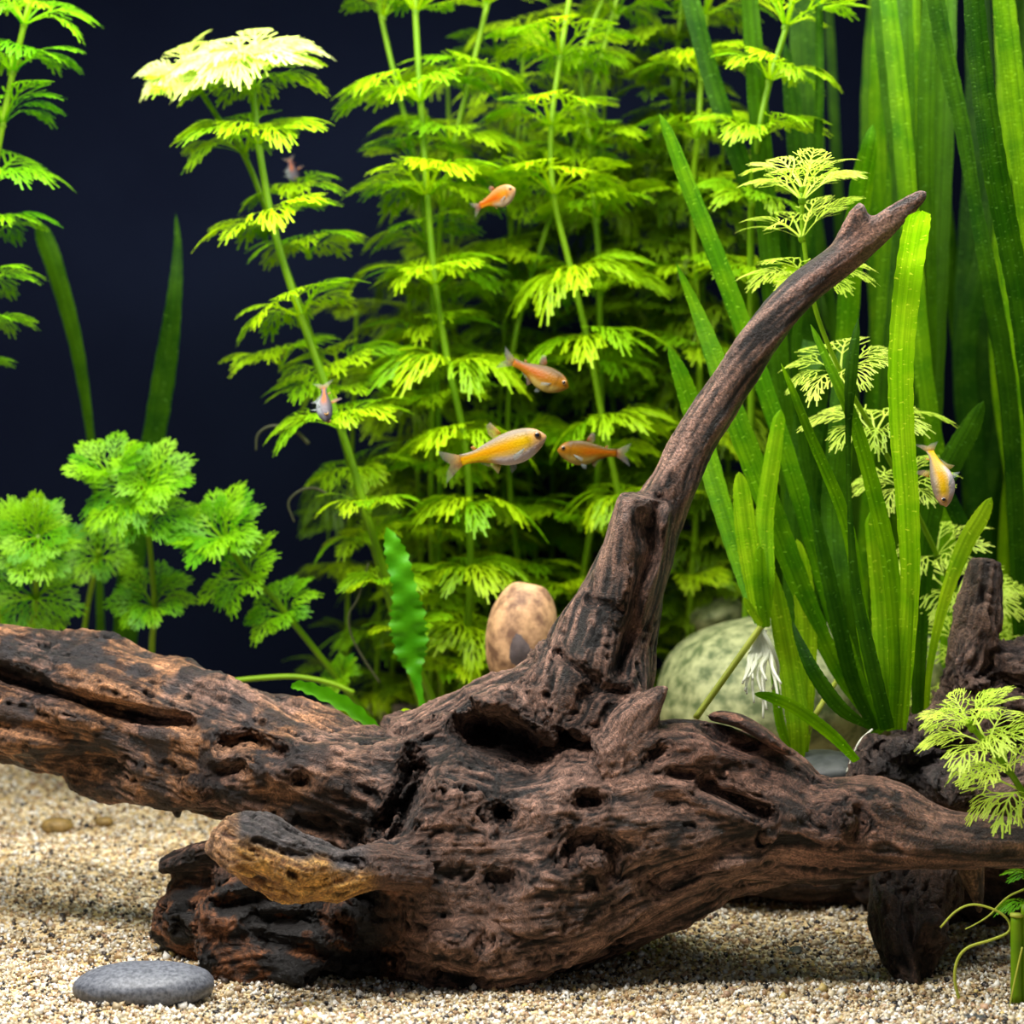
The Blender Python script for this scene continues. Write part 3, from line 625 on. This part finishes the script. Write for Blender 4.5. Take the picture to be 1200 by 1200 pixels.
stem_plant([(440, 850, .26), (400, 800, .25), (352, 740, .24), (320, 700, .235), (290, 670, .23), (265, 635, .22)], [(336, 722, 50), (294, 680, 58), (268, 640, 66, 'up'), (262, 632, 50, 'up'), (405, 795, 30)], 'rosette plant leaning left on a long slanting stem', M_AMBG, 4, tilt=(-.1, -.7, .25), elev=.3, leafn=11, name='rosette_plant')
# --- pale sprigs near the front
stem_plant([(1150, 850, .2), (1140, 770, .18), (1120, 700, .16), (1098, 650, .14), (1062, 577, .12), (1025, 508, .1), (985, 436, .08), (955, 360, .07), (941, 275, .07), (940, 225, .07)],
  [(941, 222, 72, 'up'), (940, 236, 74, 'up'), (940, 280, 74, 'up'), (950, 338, 82), (985, 438, 76), (1025, 512, 84), (1062, 577, 66), (1098, 652, 66), (1121, 702, 90), (1140, 770, 84)], 'pale yellow green feathery sprig behind the branch tip, leaning left', M_AMBP, 3.4, leafn=8)
stem_plant([(1260, 1050, -.02), (1225, 985, -.03), (1200, 932, -.035), (1180, 900, -.04), (1157, 873, -.04), (1140, 853, -.04), (1134, 845, -.04)],
  [(1136, 848, 52, 'up'), (1139, 853, 66, 'up'), (1157, 874, 82), (1181, 902, 80), (1202, 930, 84)], 'fresh light green feathery sprig hanging over the right limb', M_AMBP, 4.2, leafn=8, tilt=(0, -.15, .5))
stem_plant([(1205, 1175, -.03), (1200, 1100, -.03), (1205, 1050, -.03), (1215, 1010, -.03)], [(1207, 1030, 34, 'droop'), (1203, 1062, 36, 'droop')], 'feathery sprig in the lower right corner beside the cut stem', M_AMBG, 4, leafn=7)
stem_plant([(1200, 860, .24), (1195, 800, .22), (1185, 740, .2), (1180, 690, .2)], [(1182, 700, 76, 'droop'), (1190, 745, 80, 'droop'), (1100, 800, 60, 'droop'), (1196, 790, 80)], 'feathery sprig behind the blunt driftwood post', M_AMBP, 3.4, leafn=8)
ORD = 'first second third fourth fifth sixth seventh eighth ninth tenth eleventh twelfth thirteenth fourteenth fifteenth sixteenth seventeenth eighteenth nineteenth twentieth'.split()+['twenty-first', 'twenty-second', 'twenty-third']
# --- dimmer stems filling the back
rb = random.Random(3)
bk = 0
for i in range(19):
    x0 = 415+i*25+rb.uniform(-12, 12); Yd = rb.uniform(.36, .5); top = rb.uniform(40, 240) if x0 > 520 else rb.uniform(300, 470) if x0 < 450 else rb.uniform(150, 360); lean = rb.uniform(-45, 45)
    path = [(x0+lean*-.3, 852, Yd), (x0, 640, Yd), (x0+lean*.5, (640+top)/2, Yd-.02), (x0+lean, top, Yd-.03)]
    pp = catmull(path, 40); nodes = []; y_ = top+10
    while y_ < 835:
        j = int(np.argmin(abs(pp[:, 1]-y_))); nodes.append((pp[j, 0], pp[j, 1], rb.uniform(54, 80), rb.choice(['mid', 'droop', 'mid']))); y_ += rb.uniform(50, 78)
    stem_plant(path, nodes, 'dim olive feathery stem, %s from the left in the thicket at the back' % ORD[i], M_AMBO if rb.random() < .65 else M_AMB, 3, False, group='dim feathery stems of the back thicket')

# ------------------------------------------------------------------ ribbon leaves
def ribbon_leaf(parent, pts, mat, name='leaf', yaw=0.0, twist=0.0, fold=.12, org=None, serr=.03, nseg=44, wav=0):
    """pts: (px,py,Y,width px) base -> tip"""
    q = catmull(pts, nseg); W = np.array([P(*a[:3]) for a in q]); w_ = np.maximum(q[:, 3], .6)/FPX*(1+q[:, 2])/2
    T = np.gradient(W, axis=0); T /= np.linalg.norm(T, axis=1)[:, None]; V = []; UV = []; F = []; acc = 0
    na = 5
    for i in range(nseg):
        if i: acc += np.linalg.norm(W[i]-W[i-1])
        s_ = np.cross(T[i], np.array([0, 1., 0])); s_ /= np.linalg.norm(s_)+1e-9; nrm = np.cross(s_, T[i])
        a = yaw+twist*i/nseg; sd = math.cos(a)*s_+math.sin(a)*nrm; nr = -math.sin(a)*s_+math.cos(a)*nrm
        endr = min(1, max(.0, (nseg-1-i)/2.2))**.5 if i > nseg-4 else 1
        j = 1+serr*(1 if i % 2 else -1)
        for k in range(na):
            t = k/(na-1)*2-1; e = j if abs(t) == 1 else 1
            V.append(W[i]+sd*w_[i]*t*e*max(endr, .1)+nr*(w_[i]*fold*(t*t)+wav*w_[i]*math.sin(i*1.1+(2 if t > 0 else 0))*abs(t)))
            UV.append((t*w_[i], acc, parent_seed(parent)))
    for i in range(nseg-1):
        for k in range(na-1): F.append((i*na+k, i*na+k+1, (i+1)*na+k+1, (i+1)*na+k))
    V = np.array(V)-np.array(parent.location)
    return mesh_obj(name, V, np.array(F), mat, parent, attrs={'ruv': np.array(UV)})
def parent_seed(p): return (sum(map(ord, p.name)) % 97)*.05
def ribbon_plant(base, label, leaves, group=None, name='ribbon_plant', wk=1.0):
    r = empty(name, P(*base), label, 'aquatic plant', group)
    for L in leaves:
        mat = L[0]; kw = L[2] if len(L) > 2 else {}; k_ = 1.0 if len(kw) and kw.get('yaw') == .2 else wk; L = (L[0], [(a, b, c, d_*k_) for a, b, c, d_ in L[1]])
        ribbon_leaf(r, L[1], mat, **kw)
    return r
yv = .075
ribbon_plant((1040, 852, yv), 'large ribbon leaved plant rooted beside the charred stump, its leaves fanning up', [
 (M_VALB, [(1052, 855, .07, 22), (1066, 700, .05, 22), (1064, 600, .03, 27), (1057, 500, .02, 29), (1056, 420, .01, 30), (1064, 330, -.01, 32), (1074, 268, -.04, 31), (1079, 248, -.055, 24)], dict(yaw=.2)),
 (M_VAL, [(1040, 855, .08, 22), (1016, 760, .07, 22), (1003, 667, .06, 20), (988, 600, .05, 20), (950, 510, .04, 15), (930, 460, .04, 11), (915, 425, .04, 3)], dict(yaw=-.2)),
 (M_VALD, [(1040, 855, .06, 22), (1022, 780, .05, 22), (1003, 690, .045, 16), (996, 600, .04, 8), (994, 510, .04, 9), (998, 430, .04, 19), (1006, 372, .04, 6)], dict(yaw=.1, twist=.3)),
 (M_VAL, [(1050, 855, .07, 24), (1052, 770, .06, 26), (1044, 667, .05, 25), (1027, 587, .045, 24), (1003, 500, .04, 20), (975, 435, .045, 14), (950, 380, .05, 8)], {}),
 (M_VAL, [(1035, 858, .11, 14), (990, 800, .11, 20), (958, 735, .11, 28), (925, 655, .11, 34), (893, 570, .11, 36), (862, 490, .11, 34), (838, 420, .115, 29), (815, 360, .12, 18), (792, 308, .12, 5)], dict(yaw=.15)),
 (M_VAL, [(1028, 858, .13, 20), (1005, 800, .13, 26), (975, 710, .13, 28), (940, 590, .13, 28), (905, 480, .13, 28), (868, 375, .13, 29), (840, 300, .13, 28), (808, 220, .13, 25), (785, 160, .13, 18), (773, 133, .13, 6)], dict(yaw=-.2)),
 (M_VALD, [(1032, 858, .14, 24), (1000, 780, .15, 40), (985, 690, .15, 42), (978, 600, .16, 40), (985, 500, .16, 36), (990, 400, .17, 30)], {}),
 (M_VALD, [(1020, 853, .05, 8), (985, 830, .045, 22), (955, 790, .045, 22), (938, 755, .05, 14), (928, 728, .055, 3)], dict(yaw=.3)),
 (M_VAL, [(1004, 892, .03, 12), (975, 862, .02, 19), (935, 832, .015, 20), (905, 818, .015, 17), (884, 813, .015, 6)], dict(yaw=.4)),
 (M_VALD, [(1025, 856, .1, 14), (1000, 800, .1, 22), (985, 740, .1, 24), (965, 650, .1, 20), (950, 580, .1, 8)], {}),
 (M_VALB, [(1046, 856, .09, 18), (1035, 790, .09, 26), (1030, 700, .1, 24), (1020, 600, .1, 20)], {}),
 (M_VAL, [(1060, 856, .06, 6), (1066, 760, .05, 7), (1068, 690, .05, 8), (1064, 640, .05, 10)], {}),
], wk=.8)
ribbon_plant((935, 895, .09), 'short ribbon plant with a yellow green base, behind the bark flake', [
 (M_VALB, [(936, 898, .09, 10), (935, 850, .09, 26), (925, 780, .1, 27), (912, 710, .1, 22), (903, 664, .1, 8)], {}),
 (M_VALB, [(940, 898, .1, 10), (942, 830, .1, 24), (945, 740, .11, 26), (940, 670, .11, 22), (934, 632, .11, 8)], {}),
 (M_VAL, [(934, 898, .11, 8), (915, 850, .11, 12), (908, 800, .11, 8), (903, 775, .11, 3)], {}),
])
up = ribbon_plant((893, 735, .085), 'uprooted ribbon plantlet hanging above the boulder with bare white roots', [
 (M_VALB, [(893, 735, .085, 10), (886, 690, .085, 24), (876, 630, .085, 27), (869, 575, .085, 20), (866, 553, .085, 6)], {}),
 (M_VAL, [(888, 730, .09, 8), (870, 670, .1, 20), (845, 590, .11, 24), (818, 500, .12, 26), (798, 440, .12, 20), (783, 405, .12, 5)], {}),
 (M_VALB, [(896, 735, .09, 10), (898, 680, .09, 20), (896, 610, .1, 22), (905, 540, .1, 20), (915, 480, .1, 14)], {}),
 (M_VAL, [(898, 735, .08, 10), (892, 690, .08, 18), (890, 640, .08, 10)], {}),
 (M_VALB, [(893, 733, .08, 6), (882, 718, .078, 9), (872, 700, .078, 7)], dict(nseg=16)),
])
def strand(name, parent, pts, r0, r1, mat, n=28, sides=6):
    q = catmull(pts, n); W = np.array([P(*a) for a in q]); V, F = tube_geo(W-np.array(parent.location if parent else (0, 0, 0)), np.linspace(r0, r1, n)/FPX, sides)
    return mesh_obj(name, V, F, mat, parent)
rr = random.Random(9)
for i in range(13):
    x1 = 893+rr.uniform(-24, 26); y1 = rr.uniform(790, 848); y1 = y1-(abs(x1-893)*.6)
    strand('root', up, [(893+rr.uniform(-5, 5), 738, .085), (893+(x1-893)*.4+rr.uniform(-6, 6), 765, .083), (893+(x1-893)*.75+rr.uniform(-5, 5), (765+y1)/2, .06), (x1, y1, .05)], 3.2, 1.5, M_ROOT, 16)
strand('runner', up, [(893, 733, .085), (870, 765, .08), (845, 800, .075), (815, 842, .07)], 4.2, 4.2, M_RUNNER)
strand('root', up, [(893, 738, .085), (905, 760, .08), (912, 785, .08), (905, 808, .08)], 3.2, 1.5, M_ROOT, 16)
# right hand thicket: traced leaves, one plant per root
def vgroup(base, label, leaves): return ribbon_plant(base, label, leaves)
vgroup((1215, 850, .16), 'ribbon plant with the sharp speckled leaf along the right edge', [
 (M_VALD, [(1235, 860, .16, 20), (1225, 600, .13, 28), (1200, 380, .1, 28), (1184, 290, .09, 28), (1165, 190, .08, 29), (1148, 70, .08, 26), (1138, -40, .08, 24)], dict(yaw=.15)),
 (M_VAL, [(1240, 860, .18, 20), (1230, 500, .16, 26), (1205, 250, .15, 28), (1188, 100, .15, 28), (1172, -40, .15, 26)], {}),
 (M_VALD, [(1200, 860, .18, 16), (1185, 500, .16, 22), (1160, 330, .15, 22), (1143, 240, .15, 16), (1128, 150, .15, 19), (1108, 60, .15, 21), (1090, -40, .15, 22)], {}),
 (M_VAL, [(1190, 860, .2, 18), (1200, 600, .2, 26), (1196, 450, .2, 26), (1175, 250, .2, 20), (1165, 170, .2, 10)], {}),
])
vgroup((1090, 850, .1), 'ribbon plant with the bright curved leaf passing left of the blunt post', [
 (M_VALB, [(1084, 860, .08, 5), (1090, 780, .07, 8), (1108, 700, .06, 14), (1130, 640, .06, 20), (1150, 605, .06, 19), (1162, 583, .06, 7)], dict(yaw=.2)),
 (M_VALD, [(1075, 860, .14, 14), (1080, 700, .14, 22), (1092, 600, .14, 26), (1112, 548, .14, 29), (1138, 500, .14, 24), (1153, 470, .14, 7)], {}),
 (M_VALD, [(1100, 860, .15, 14), (1150, 700, .15, 18), (1120, 600, .15, 18), (1070, 520, .15, 14)], {}),
])
vgroup((1010, 850, .24), 'ribbon plant with a blunt leaf tip beside the branch stub', [
 (M_VAL, [(1000, 860, .24, 18), (985, 600, .22, 24), (995, 350, .2, 26), (1008, 230, .18, 27), (1018, 175, .17, 20), (1023, 146, .17, 6)], {}),
 (M_VALD, [(1020, 860, .26, 18), (1040, 500, .25, 26), (1058, 250, .25, 24), (1042, 100, .25, 22), (1028, -40, .25, 22)], {}),
 (M_VALD, [(990, 860, .26, 18), (960, 560, .25, 24), (945, 300, .24, 24), (930, 130, .24, 22), (920, 50, .24, 8)], {}),
 (M_VALD, [(960, 860, .26, 18), (960, 520, .24, 22), (920, 320, .23, 24), (868, 190, .22, 24), (832, 85, .22, 22), (802, -30, .22, 22)], {}),
])
rv = random.Random(21)
for g_ in range(10):
    bx = 905+g_*33+rv.uniform(-8, 8); Yg = rv.uniform(.22, .5); lv = []
    for k in range(3):
        x0 = bx+rv.uniform(-12, 12); Yk = Yg+rv.uniform(-.03, .03); sway = rv.uniform(-75, 55); ph = rv.uniform(-14, 14); full = rv.random() < (.8 if bx > 985 else .35); top = -60 if full else rv.uniform(90, 480)
        wd = rv.choice([12, 17, 22, 26, 34])*rv.uniform(.9, 1.1)
        lv.append((M_VALD if rv.random() < .75 else M_VAL, [(x0, 862, Yk, wd*.6), (x0+ph, 640, Yk, wd*.9), (x0+sway*.3-ph, 420, Yk-.01, wd), (x0+sway*.7+ph*.4, 420+(top-420)*.55, Yk-.02, wd), (x0+sway, top, Yk-.02, wd*(.8 if full else .2))], dict(yaw=rv.uniform(-.7, .7), twist=rv.uniform(-.6, .6), nseg=30)))
    ribbon_plant((bx, 858, Yg), 'deep green ribbon plant, %s from the left in the tall right hand thicket' % ORD[g_], lv, 'ribbon plants of the right thicket')
ribbon_plant((108, 840, .36), 'lone ribbon plant with a folded tip at the far left', [
 (M_VALD, [(120, 850, .38, 14), (115, 640, .37, 8), (108, 530, .36, 9), (90, 410, .35, 17), (66, 320, .34, 22), (52, 280, .34, 22), (45, 262, .34, 10)], dict(yaw=.2))])
ribbon_plant((150, 845, .34), 'lone ribbon plant tapering to a thin point, right of the folded one', [
 (M_VALD, [(140, 850, .36, 26), (152, 680, .35, 30), (172, 560, .34, 26), (192, 440, .33, 27), (204, 350, .32, 18), (208, 290, .32, 10), (206, 250, .32, 2)], {})])
# broad leaves
bl = empty('broad_leaf_plant', P(445, 858, .1), 'single broad bright green leaf peeping over the log, left of its middle', 'aquatic plant')
ribbon_leaf(bl, [(452, 862, .1, 6), (430, 848, .1, 22), (405, 830, .1, 29), (375, 815, .1, 27), (352, 806, .1, 20), (341, 806, .1, 8)], M_BROAD, yaw=.85, fold=.3, serr=.0, wav=.12)
ribbon_leaf(bl, [(480, 850, .12, 6), (474, 838, .12, 14), (482, 832, .12, 4)], M_VALB, nseg=14)
wl = empty('wrinkled_leaf_plant', P(500, 850, .165), 'plant with one wrinkled broad leaf hanging among the feathery stems', 'aquatic plant')
ribbon_leaf(wl, [(500, 850, .165, 4), (488, 795, .165, 12), (482, 765, .165, 36), (478, 728, .16, 42), (474, 690, .155, 28), (464, 650, .155, 26), (453, 618, .155, 8)], M_BROAD, serr=.12, fold=.1, wav=.35)

# ------------------------------------------------------------------ loose roots, runners and the cut stem
def loose(name, pts, r0, r1, mat, label, cat):
    q = catmull(pts, 40); W = np.array([P(*a) for a in q]); V, F = tube_geo(W-W[0], np.linspace(r0, r1, 40)/FPX, 6)
    o = mesh_obj(name, V, F, mat); o.location = W[0]; return tag(o, label, cat)
loose('curled_root', [(1127, 1180, -.04), (1119, 1150, -.04), (1122, 1125, -.04), (1135, 1110, -.04), (1160, 1102, -.04), (1182, 1092, -.04), (1181, 1078, -.04), (1165, 1066, -.04), (1140, 1060, -.04), (1120, 1068, -.04), (1102, 1087, -.04)], 1.9, 1.2, M_RUNNER, 'long pale yellow root curling in front of the dark driftwood leg', 'root')
loose('thin_root', [(1205, 1040, -.03), (1180, 1052, -.03), (1160, 1072, -.03), (1145, 1082, -.03), (1131, 1089, -.03)], 1.3, .7, M_RUNNER, 'thin straight yellow root above the curled root', 'root')
loose('yellow_runner', [(1000, 760, .16), (985, 790, .13), (960, 830, .09), (940, 870, .1), (930, 900, .1)], 3.6, 3.6, M_RUNNER, 'yellow runner slanting down behind the ribbon plants', 'root')
loose('white_root', [(1022, 855, .06), (1008, 868, .05), (1000, 885, .05), (992, 905, .05)], 1.5, 1.1, M_ROOT, 'short white root beside the charred stump', 'root')
loose('withered_root', [(345, 612, .22), (338, 590, .22), (350, 576, .22), (368, 572, .22), (385, 580, .22)], 1.2, 2.2, M_WITHER, 'short grey withered root arching at the left of the thicket', 'root')
loose('withered_root', [(300, 528, .22), (302, 510, .22), (315, 500, .22), (335, 500, .22), (350, 508, .22), (362, 520, .22)], 1.5, 3, M_WITHER, 'dim withered root arching below the grey fish', 'root')
loose('withered_root', [(432, 660, .22), (420, 700, .22), (409, 720, .22), (412, 745, .22), (425, 770, .22), (445, 800, .22)], 1.4, 1.4, M_WITHER, 'grey thread of root hanging beside the wrinkled leaf', 'root')
loose('green_runner', [(262, 799, .2), (300, 795, .2), (345, 793, .2), (385, 800, .2), (415, 812, .2)], 3.6, 3.6, M_STEM, 'pale green runner lying level behind the log', 'root')
loose('thin_root', [(1198, 1110, -.05), (1190, 1145, -.05), (1184, 1175, -.05), (1183, 1188, -.05)], 1.1, .8, M_RUNNER, 'thin yellow root dropping beside the cut stem', 'root')
loose('thin_root', [(1160, 1190, -.06), (1172, 1196, -.065), (1190, 1193, -.065), (1205, 1186, -.065)], 1.2, 1.0, M_RUNNER, 'thin yellow root lying on the sand in the lower right corner', 'root')
cs = empty('cut_stem', P(1193, 1170, -.045), 'thick cut green stem standing in the sand in the lower right corner', 'aquatic plant')
for (x0, r_) in ((1191, 6.5), (1201, 4.5)):
    q = np.array([P(x0, y_, -.045) for y_ in np.linspace(1174, 1072 if r_ > 5 else 1060, 12)]); V, F = tube_geo(q-np.array(cs.location), np.full(12, r_)/FPX*(1+.03*np.sin(np.arange(12))), 12); mesh_obj('stem', V, F, M_STEM, cs)
V, F = tube_geo(np.array([P(1191, 1074, -.045), P(1191, 1070.5, -.045)])-np.array(cs.location), np.array([7.6, 7.2])/FPX, 12); mesh_obj('cut_rim', V, F, M_RUNNER, cs)

# ------------------------------------------------------------------ fish
def fin_material():
    m, nt, bs, out = new_mat('fish_fin'); c = attr(nt, 'Col'); nt.links.new(c.outputs[0], bs.inputs['Base Color']); bs.inputs['Roughness'].default_value = .4; bs.inputs['Specular IOR Level'].default_value = .1
    tr = nt.nodes.new('ShaderNodeBsdfTransparent'); mx = nt.nodes.new('ShaderNodeMixShader'); a = attr(nt, 'clear'); nt.links.new(a.outputs['Fac'], mx.inputs[0])
    nt.links.new(bs.outputs[0], mx.inputs[1]); nt.links.new(tr.outputs[0], mx.inputs[2]); nt.links.new(mx.outputs[0], out.inputs[0]); return m
M_FIN = fin_material()
m, nt, bs, out = new_mat('fish_skin'); nt.links.new(attr(nt, 'Col').outputs[0], bs.inputs['Base Color']); bs.inputs['Roughness'].default_value = .38; bs.inputs['Specular IOR Level'].default_value = .18
sv = nt.nodes.new('ShaderNodeTexVoronoi'); sv.inputs['Scale'].default_value = 900; nt.links.new(coord(nt), sv.inputs[0]); bump(nt, bs, sv.outputs['Distance'], .3, .0004); M_SKIN = m
M_IRIS = flat_material('fish_iris', lin(120, 84, 36), lin(150, 112, 60), 200, .2, 0, .001)
M_PUPIL = flat_material('fish_pupil', (.004, .004, .006, 1), (.006, .006, .01, 1), 50, .1, 0, .001)
def fish(px, py, Y, length, heading, label, pal, yaw=0, roll=0, bend=0, flip=False, deep=1.0, group=None, fat=1.0):
    """length in px from snout to tail base fork; heading = angle in the picture (0 = facing right); yaw turns towards (+) the viewer"""
    Ln = length/FPX*(1+Y); root = empty('tetra_fish', P(px, py, Y), label, 'fish', group)
    nS, nR = 26, 20; V = []; C = []
    xs = np.linspace(0, 1, nS)
    hgt = np.interp(xs, [0, .03, .1, .22, .36, .5, .65, .8, .9, 1], [.012, .05, .092, .132, .148, .138, .098, .058, .046, .05])*deep
    wid = np.interp(xs, [0, .03, .1, .22, .36, .5, .65, .8, .9, 1], [.012, .04, .062, .078, .078, .066, .045, .024, .015, .008])*fat
    mid = np.interp(xs, [0, .1, .3, .5, .7, 1], [-.012, -.008, -.022, -.022, -.004, .008])*deep
    k_ = np.ones(3)/3
    for a in (hgt, wid, mid): a[1:-1] = np.convolve(a, k_, 'valid')
    def spine(x): return np.array([.42-x*.84, bend*max(0, x-.3)**2*1.6, 0])
    back, side, belly, stripe, head = [np.array(L3(*c)) for c in pal]
    for i, x in enumerate(xs):
        s_ = spine(x)
        for k in range(nR):
            a = 2*math.pi*k/nR; cz = math.sin(a); cy = math.cos(a)
            V.append(s_+np.array([0, wid[i]*cy, mid[i]+hgt[i]*cz]))
            t = cz
            c = side+(back-side)*float(sstep(.35, .75, np.array(t)))+(belly-side)*float(sstep(-.2, -.62, np.array(t)))*float(sstep(.72, .55, np.array(x)))
            st_ = math.exp(-((t-.12)/.28)**2)*float(sstep(.25, .55, np.array(x))); c = c*(1-st_)+stripe*st_
            hd = float(sstep(.2, .1, np.array(x))); c = c*(1-.7*hd)+head*.7*hd
            gill = math.exp(-((x-.2)/.025)**2)*(abs(t) < .7)*.25; C.append(c*(1-gill))
    F = []
    for i in range(nS-1):
        for k in range(nR):
            k2 = (k+1) % nR; F.append((i*nR+k, i*nR+k2, (i+1)*nR+k2, (i+1)*nR+k))
    F.append(tuple(range(nR))[::-1]); F.append(tuple((nS-1)*nR+k for k in range(nR)))
    mesh_obj('body', [v_*Ln for v_ in np.array(V)], F, M_SKIN, root, col=np.array(C))
    def fin(name, outline, base, tip, y=0, flare=0, thick=.006):
        o = np.array(outline); nP = len(o); cen = o.mean(0); V = []; Cc = []; cl = []
        base_pt = o[0]
        for sgn in (1, -1):
            for q in list(o)+[cen]:
                s_ = spine((.42-q[0])/.84); dist = min(1, np.linalg.norm(q-base_pt)/.2)
                V.append(np.array([q[0], s_[1]+y+flare*dist+sgn*thick*.5*(1 if np.allclose(q, cen) else .3), q[1]])*Ln)
                Cc.append(np.array(L3(*base))*(1-dist)+np.array(L3(*tip))*dist); cl.append(.25+.65*dist**.6)
        Fc = []
        for i in range(nP):
            j = (i+1) % nP; Fc.append((i, j, nP)); Fc.append((nP+1+j, nP+1+i, 2*nP+1)); Fc.append((j, i, nP+1+i, nP+1+j))
        mesh_obj(name, V, Fc, M_FIN, root, col=np.array(Cc), attrs={'clear': np.array(cl)})
    fo = pal[3]; pale = (120, 130, 126)
    fin('tail_fin', [(-.40, .0), (-.41, .052), (-.5, .10), (-.62, .165), (-.585, .06), (-.53, .0), (-.585, -.06), (-.62, -.165), (-.5, -.09), (-.41, -.04)], fo, pale)
    fin('dorsal_fin', [(.02, .125*deep), (.005, .16*deep), (-.05, .27), (-.10, .25), (-.10, .16), (-.07, .105*deep)], fo, pale)
    fin('anal_fin', [(-.06, -.11*deep), (-.08, -.17), (-.12, -.22), (-.15, -.15), (-.26, -.075), (-.3, -.04), (-.2, -.055)], side_rgb(pal), pale)
    fin('pelvic_fin', [(.08, -.15*deep), (.06, -.2*deep), (.0, -.25), (.0, -.16*deep)], pale, pale, .03, .02)
    fin('pectoral_fin', [(.2, -.06), (.17, -.1), (.08, -.15), (.07, -.10)], pale, pale, wid[7]+.004, .05)
    fin('pectoral_fin', [(.2, -.06), (.17, -.1), (.08, -.15), (.07, -.10)], pale, pale, -wid[7]-.004, -.05)
    fin('adipose_fin', [(-.24, .06*deep), (-.27, .105), (-.30, .10), (-.28, .055)], fo, pale)
    for sd in (-1, 1):
        ex = .42-.84*.085; ey = sd*(.052*fat)
        def ball(r, off):
            Vb = []; Fb = []
            for i in range(9):
                th = math.pi*i/8
                for k in range(12):
                    ph = 2*math.pi*k/12; Vb.append((Vector((ex, ey+off*sd, .018*deep))+Vector((r*math.sin(th)*math.cos(ph), r*.6*math.cos(th), r*math.sin(th)*math.sin(ph))))*Ln)
            for i in range(8):
                for k in range(12):
                    k2 = (k+1) % 12; Fb.append((i*12+k, (i+1)*12+k, (i+1)*12+k2, i*12+k2))
            return Vb, Fb
        e = mesh_obj('eye', *ball(.037, 0), M_IRIS, root); mesh_obj('pupil', *ball(.027, .009), M_PUPIL, e)
    # picture heading about Y, then yaw about the fish's own vertical
    base = Matrix.Rotation(math.pi-heading, 3, 'Y')@Matrix.Rotation(math.pi, 3, 'Z') if flip else Matrix.Rotation(-heading, 3, 'Y')
    root.rotation_euler = (base@Matrix.Rotation(roll, 3, 'X')@Matrix.Rotation(yaw, 3, 'Z')).to_euler()
    return root
def side_rgb(pal): return pal[1]
ORANGE = ((70, 54, 24), (124, 80, 0), (150, 130, 64), (140, 68, 0), (124, 78, 0))
YELLOW = ((112, 100, 84), (184, 148, 0), (176, 166, 166), (190, 128, 0), (170, 128, 96))
PALEO = ((140, 96, 52), (172, 110, 14), (166, 148, 120), (160, 58, 4), (170, 130, 90))
GREYF = ((58, 56, 64), (84, 78, 84), (130, 136, 140), (160, 84, 30), (70, 66, 78))
rad_ = math.radians
fish(583, 231, .13, 58, rad_(24), 'small pale orange fish facing right, highest in the open water', PALEO, yaw=rad_(-24), deep=1.45, fat=1.2)
fish(634, 439, .12, 86, rad_(-24), 'orange fish swimming down to the right, above the yellow fish', ORANGE, yaw=rad_(-12), deep=1.18)
fish(590, 525, .06, 124, rad_(17), 'largest yellow fish with a silver belly, facing right', YELLOW, yaw=rad_(-6), fat=1.1, deep=1.1)
fish(688, 529, .12, 84, rad_(180-4), 'orange fish facing left beside the big yellow fish', ORANGE, yaw=rad_(8), flip=True, deep=1.18)
fish(1101, 556, .0, 96, rad_(-84), 'orange and silver fish diving head down among the ribbon leaves', YELLOW, yaw=rad_(20), bend=-.35, flip=True, deep=1.0)
fish(381, 474, .1, 78, rad_(-78), 'grey fish with an orange back diving head down in front of the leaning stem', GREYF, yaw=rad_(-52), deep=.85, fat=1.4)
fish(343, 201, .3, 52, rad_(-70), 'dim blurred grey fish half hidden behind the pale crowned stem', GREYF, yaw=rad_(-45), fat=1.3)
